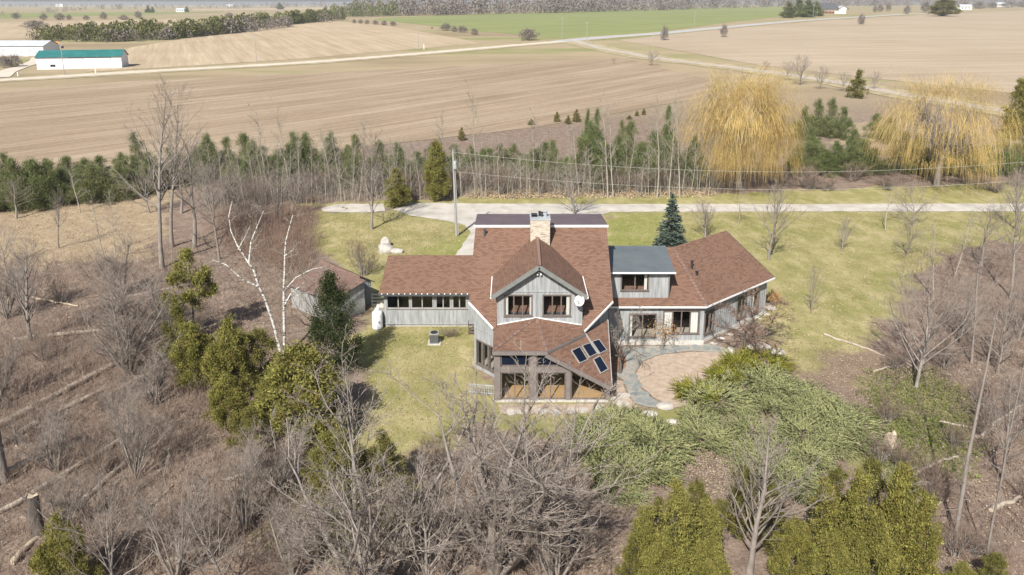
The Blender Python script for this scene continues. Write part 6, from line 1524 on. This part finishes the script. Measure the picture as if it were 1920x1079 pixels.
# far woods that read as one mass
def woods(name, line, n, hpx, mat, label, seed, depth=60):
    """tree mass along photo line [(u, v)]; hpx apparent height"""
    g = np.random.default_rng(seed); us = [p[0] for p in line]; parts = []
    for i in range(n):
        u = g.uniform(us[0], us[-1]); v = float(np.interp(u, us, [p[1] for p in line])); hp = float(np.interp(u, us, [p[2] for p in line])) if len(line[0]) > 2 else hpx
        b = site(u, v); b[1] += abs(g.normal(0, depth)) ; b[2] = float(terrain(b[0], b[1]))
        h = wsize(b, hp) * g.uniform(.5, 1.15); w = h * g.uniform(.32, .6)
        m_ = 90
        t = g.uniform(.08, 1, m_); az = g.uniform(0, 6.283, m_); r = w * np.sin(np.pi * np.clip(t, .05, .97) ** .8) ** .6 * np.sqrt(g.uniform(.2, 1, m_))
        C = b + np.stack([np.cos(az) * r, np.sin(az) * r, t * h], 1)
        ax = np.stack([g.normal(0, .9, m_), g.normal(0, .9, m_), np.ones(m_)], 1)
        parts.append(diamonds(g, C, ax, h * .2 * g.uniform(.6, 1.2, m_), h * .07))
    tag(link(name, fast_mesh(name, *joinm(parts), M[mat])), label, 'woods', None, 'stuff')
woods('cedar_woods', [(50, 78, 24), (200, 80, 30), (300, 76, 30), (425, 64, 30), (470, 53, 24), (640, 38, 20)], 420, 25, 'farcedar', 'dark olive cedar wood beyond the barns', 1, 30)
woods('bare_woods', [(40, 78, 20), (200, 82, 24), (300, 77, 24), (425, 66, 26), (640, 39, 20)], 70, 22, 'farwood', 'grey bare trees fringing the cedar wood', 2, 25)
woods('far_woods', [(620, 32, 26), (800, 30, 30), (1000, 26, 28), (1250, 20, 26), (1480, 13, 18), (1700, 12, 16), (2100, 10, 14)], 620, 28, 'farwood', 'grey leafless forest along the far side of the wheat field', 3, 60)
woods('far_pines', [(600, 34, 22), (690, 32, 26), (740, 31, 24)], 45, 24, 'pine', 'dark pines at the pasture end of the far forest', 4, 40)
woods('horizon_woods', [(-400, 15, 6), (0, 14, 6), (300, 14, 6), (620, 14, 9), (1000, 12, 8), (1500, 11, 7), (2300, 10, 7)], 520, 8, 'farwood', 'hazy tree line on the horizon', 5, 200)
woods('hedge_line', [(-400, 36, 8), (0, 31, 9), (160, 18, 8), (420, 17, 7), (520, 16, 8)], 120, 8, 'farwood', 'thin tree line between the distant pastures', 6, 60)
# ------------------------------------------------------------------ hazy air
mh = bpy.data.materials.new('pale_haze'); mh.use_nodes = True
mh.node_tree.nodes.clear()
pv = mh.node_tree.nodes.new('ShaderNodeVolumePrincipled'); mo = mh.node_tree.nodes.new('ShaderNodeOutputMaterial')
pv.inputs['Color'].default_value = (.92, .95, 1, 1); pv.inputs['Density'].default_value = .00012; pv.inputs['Anisotropy'].default_value = .0
mh.node_tree.links.new(pv.outputs[0], mo.inputs['Volume'])
hz = MB(); hz.box(-9900, 9900, -120, 8600, -3, 46)
tag(hz.build('haze', mh), 'thin pale haze over the countryside', 'haze', None, 'stuff')
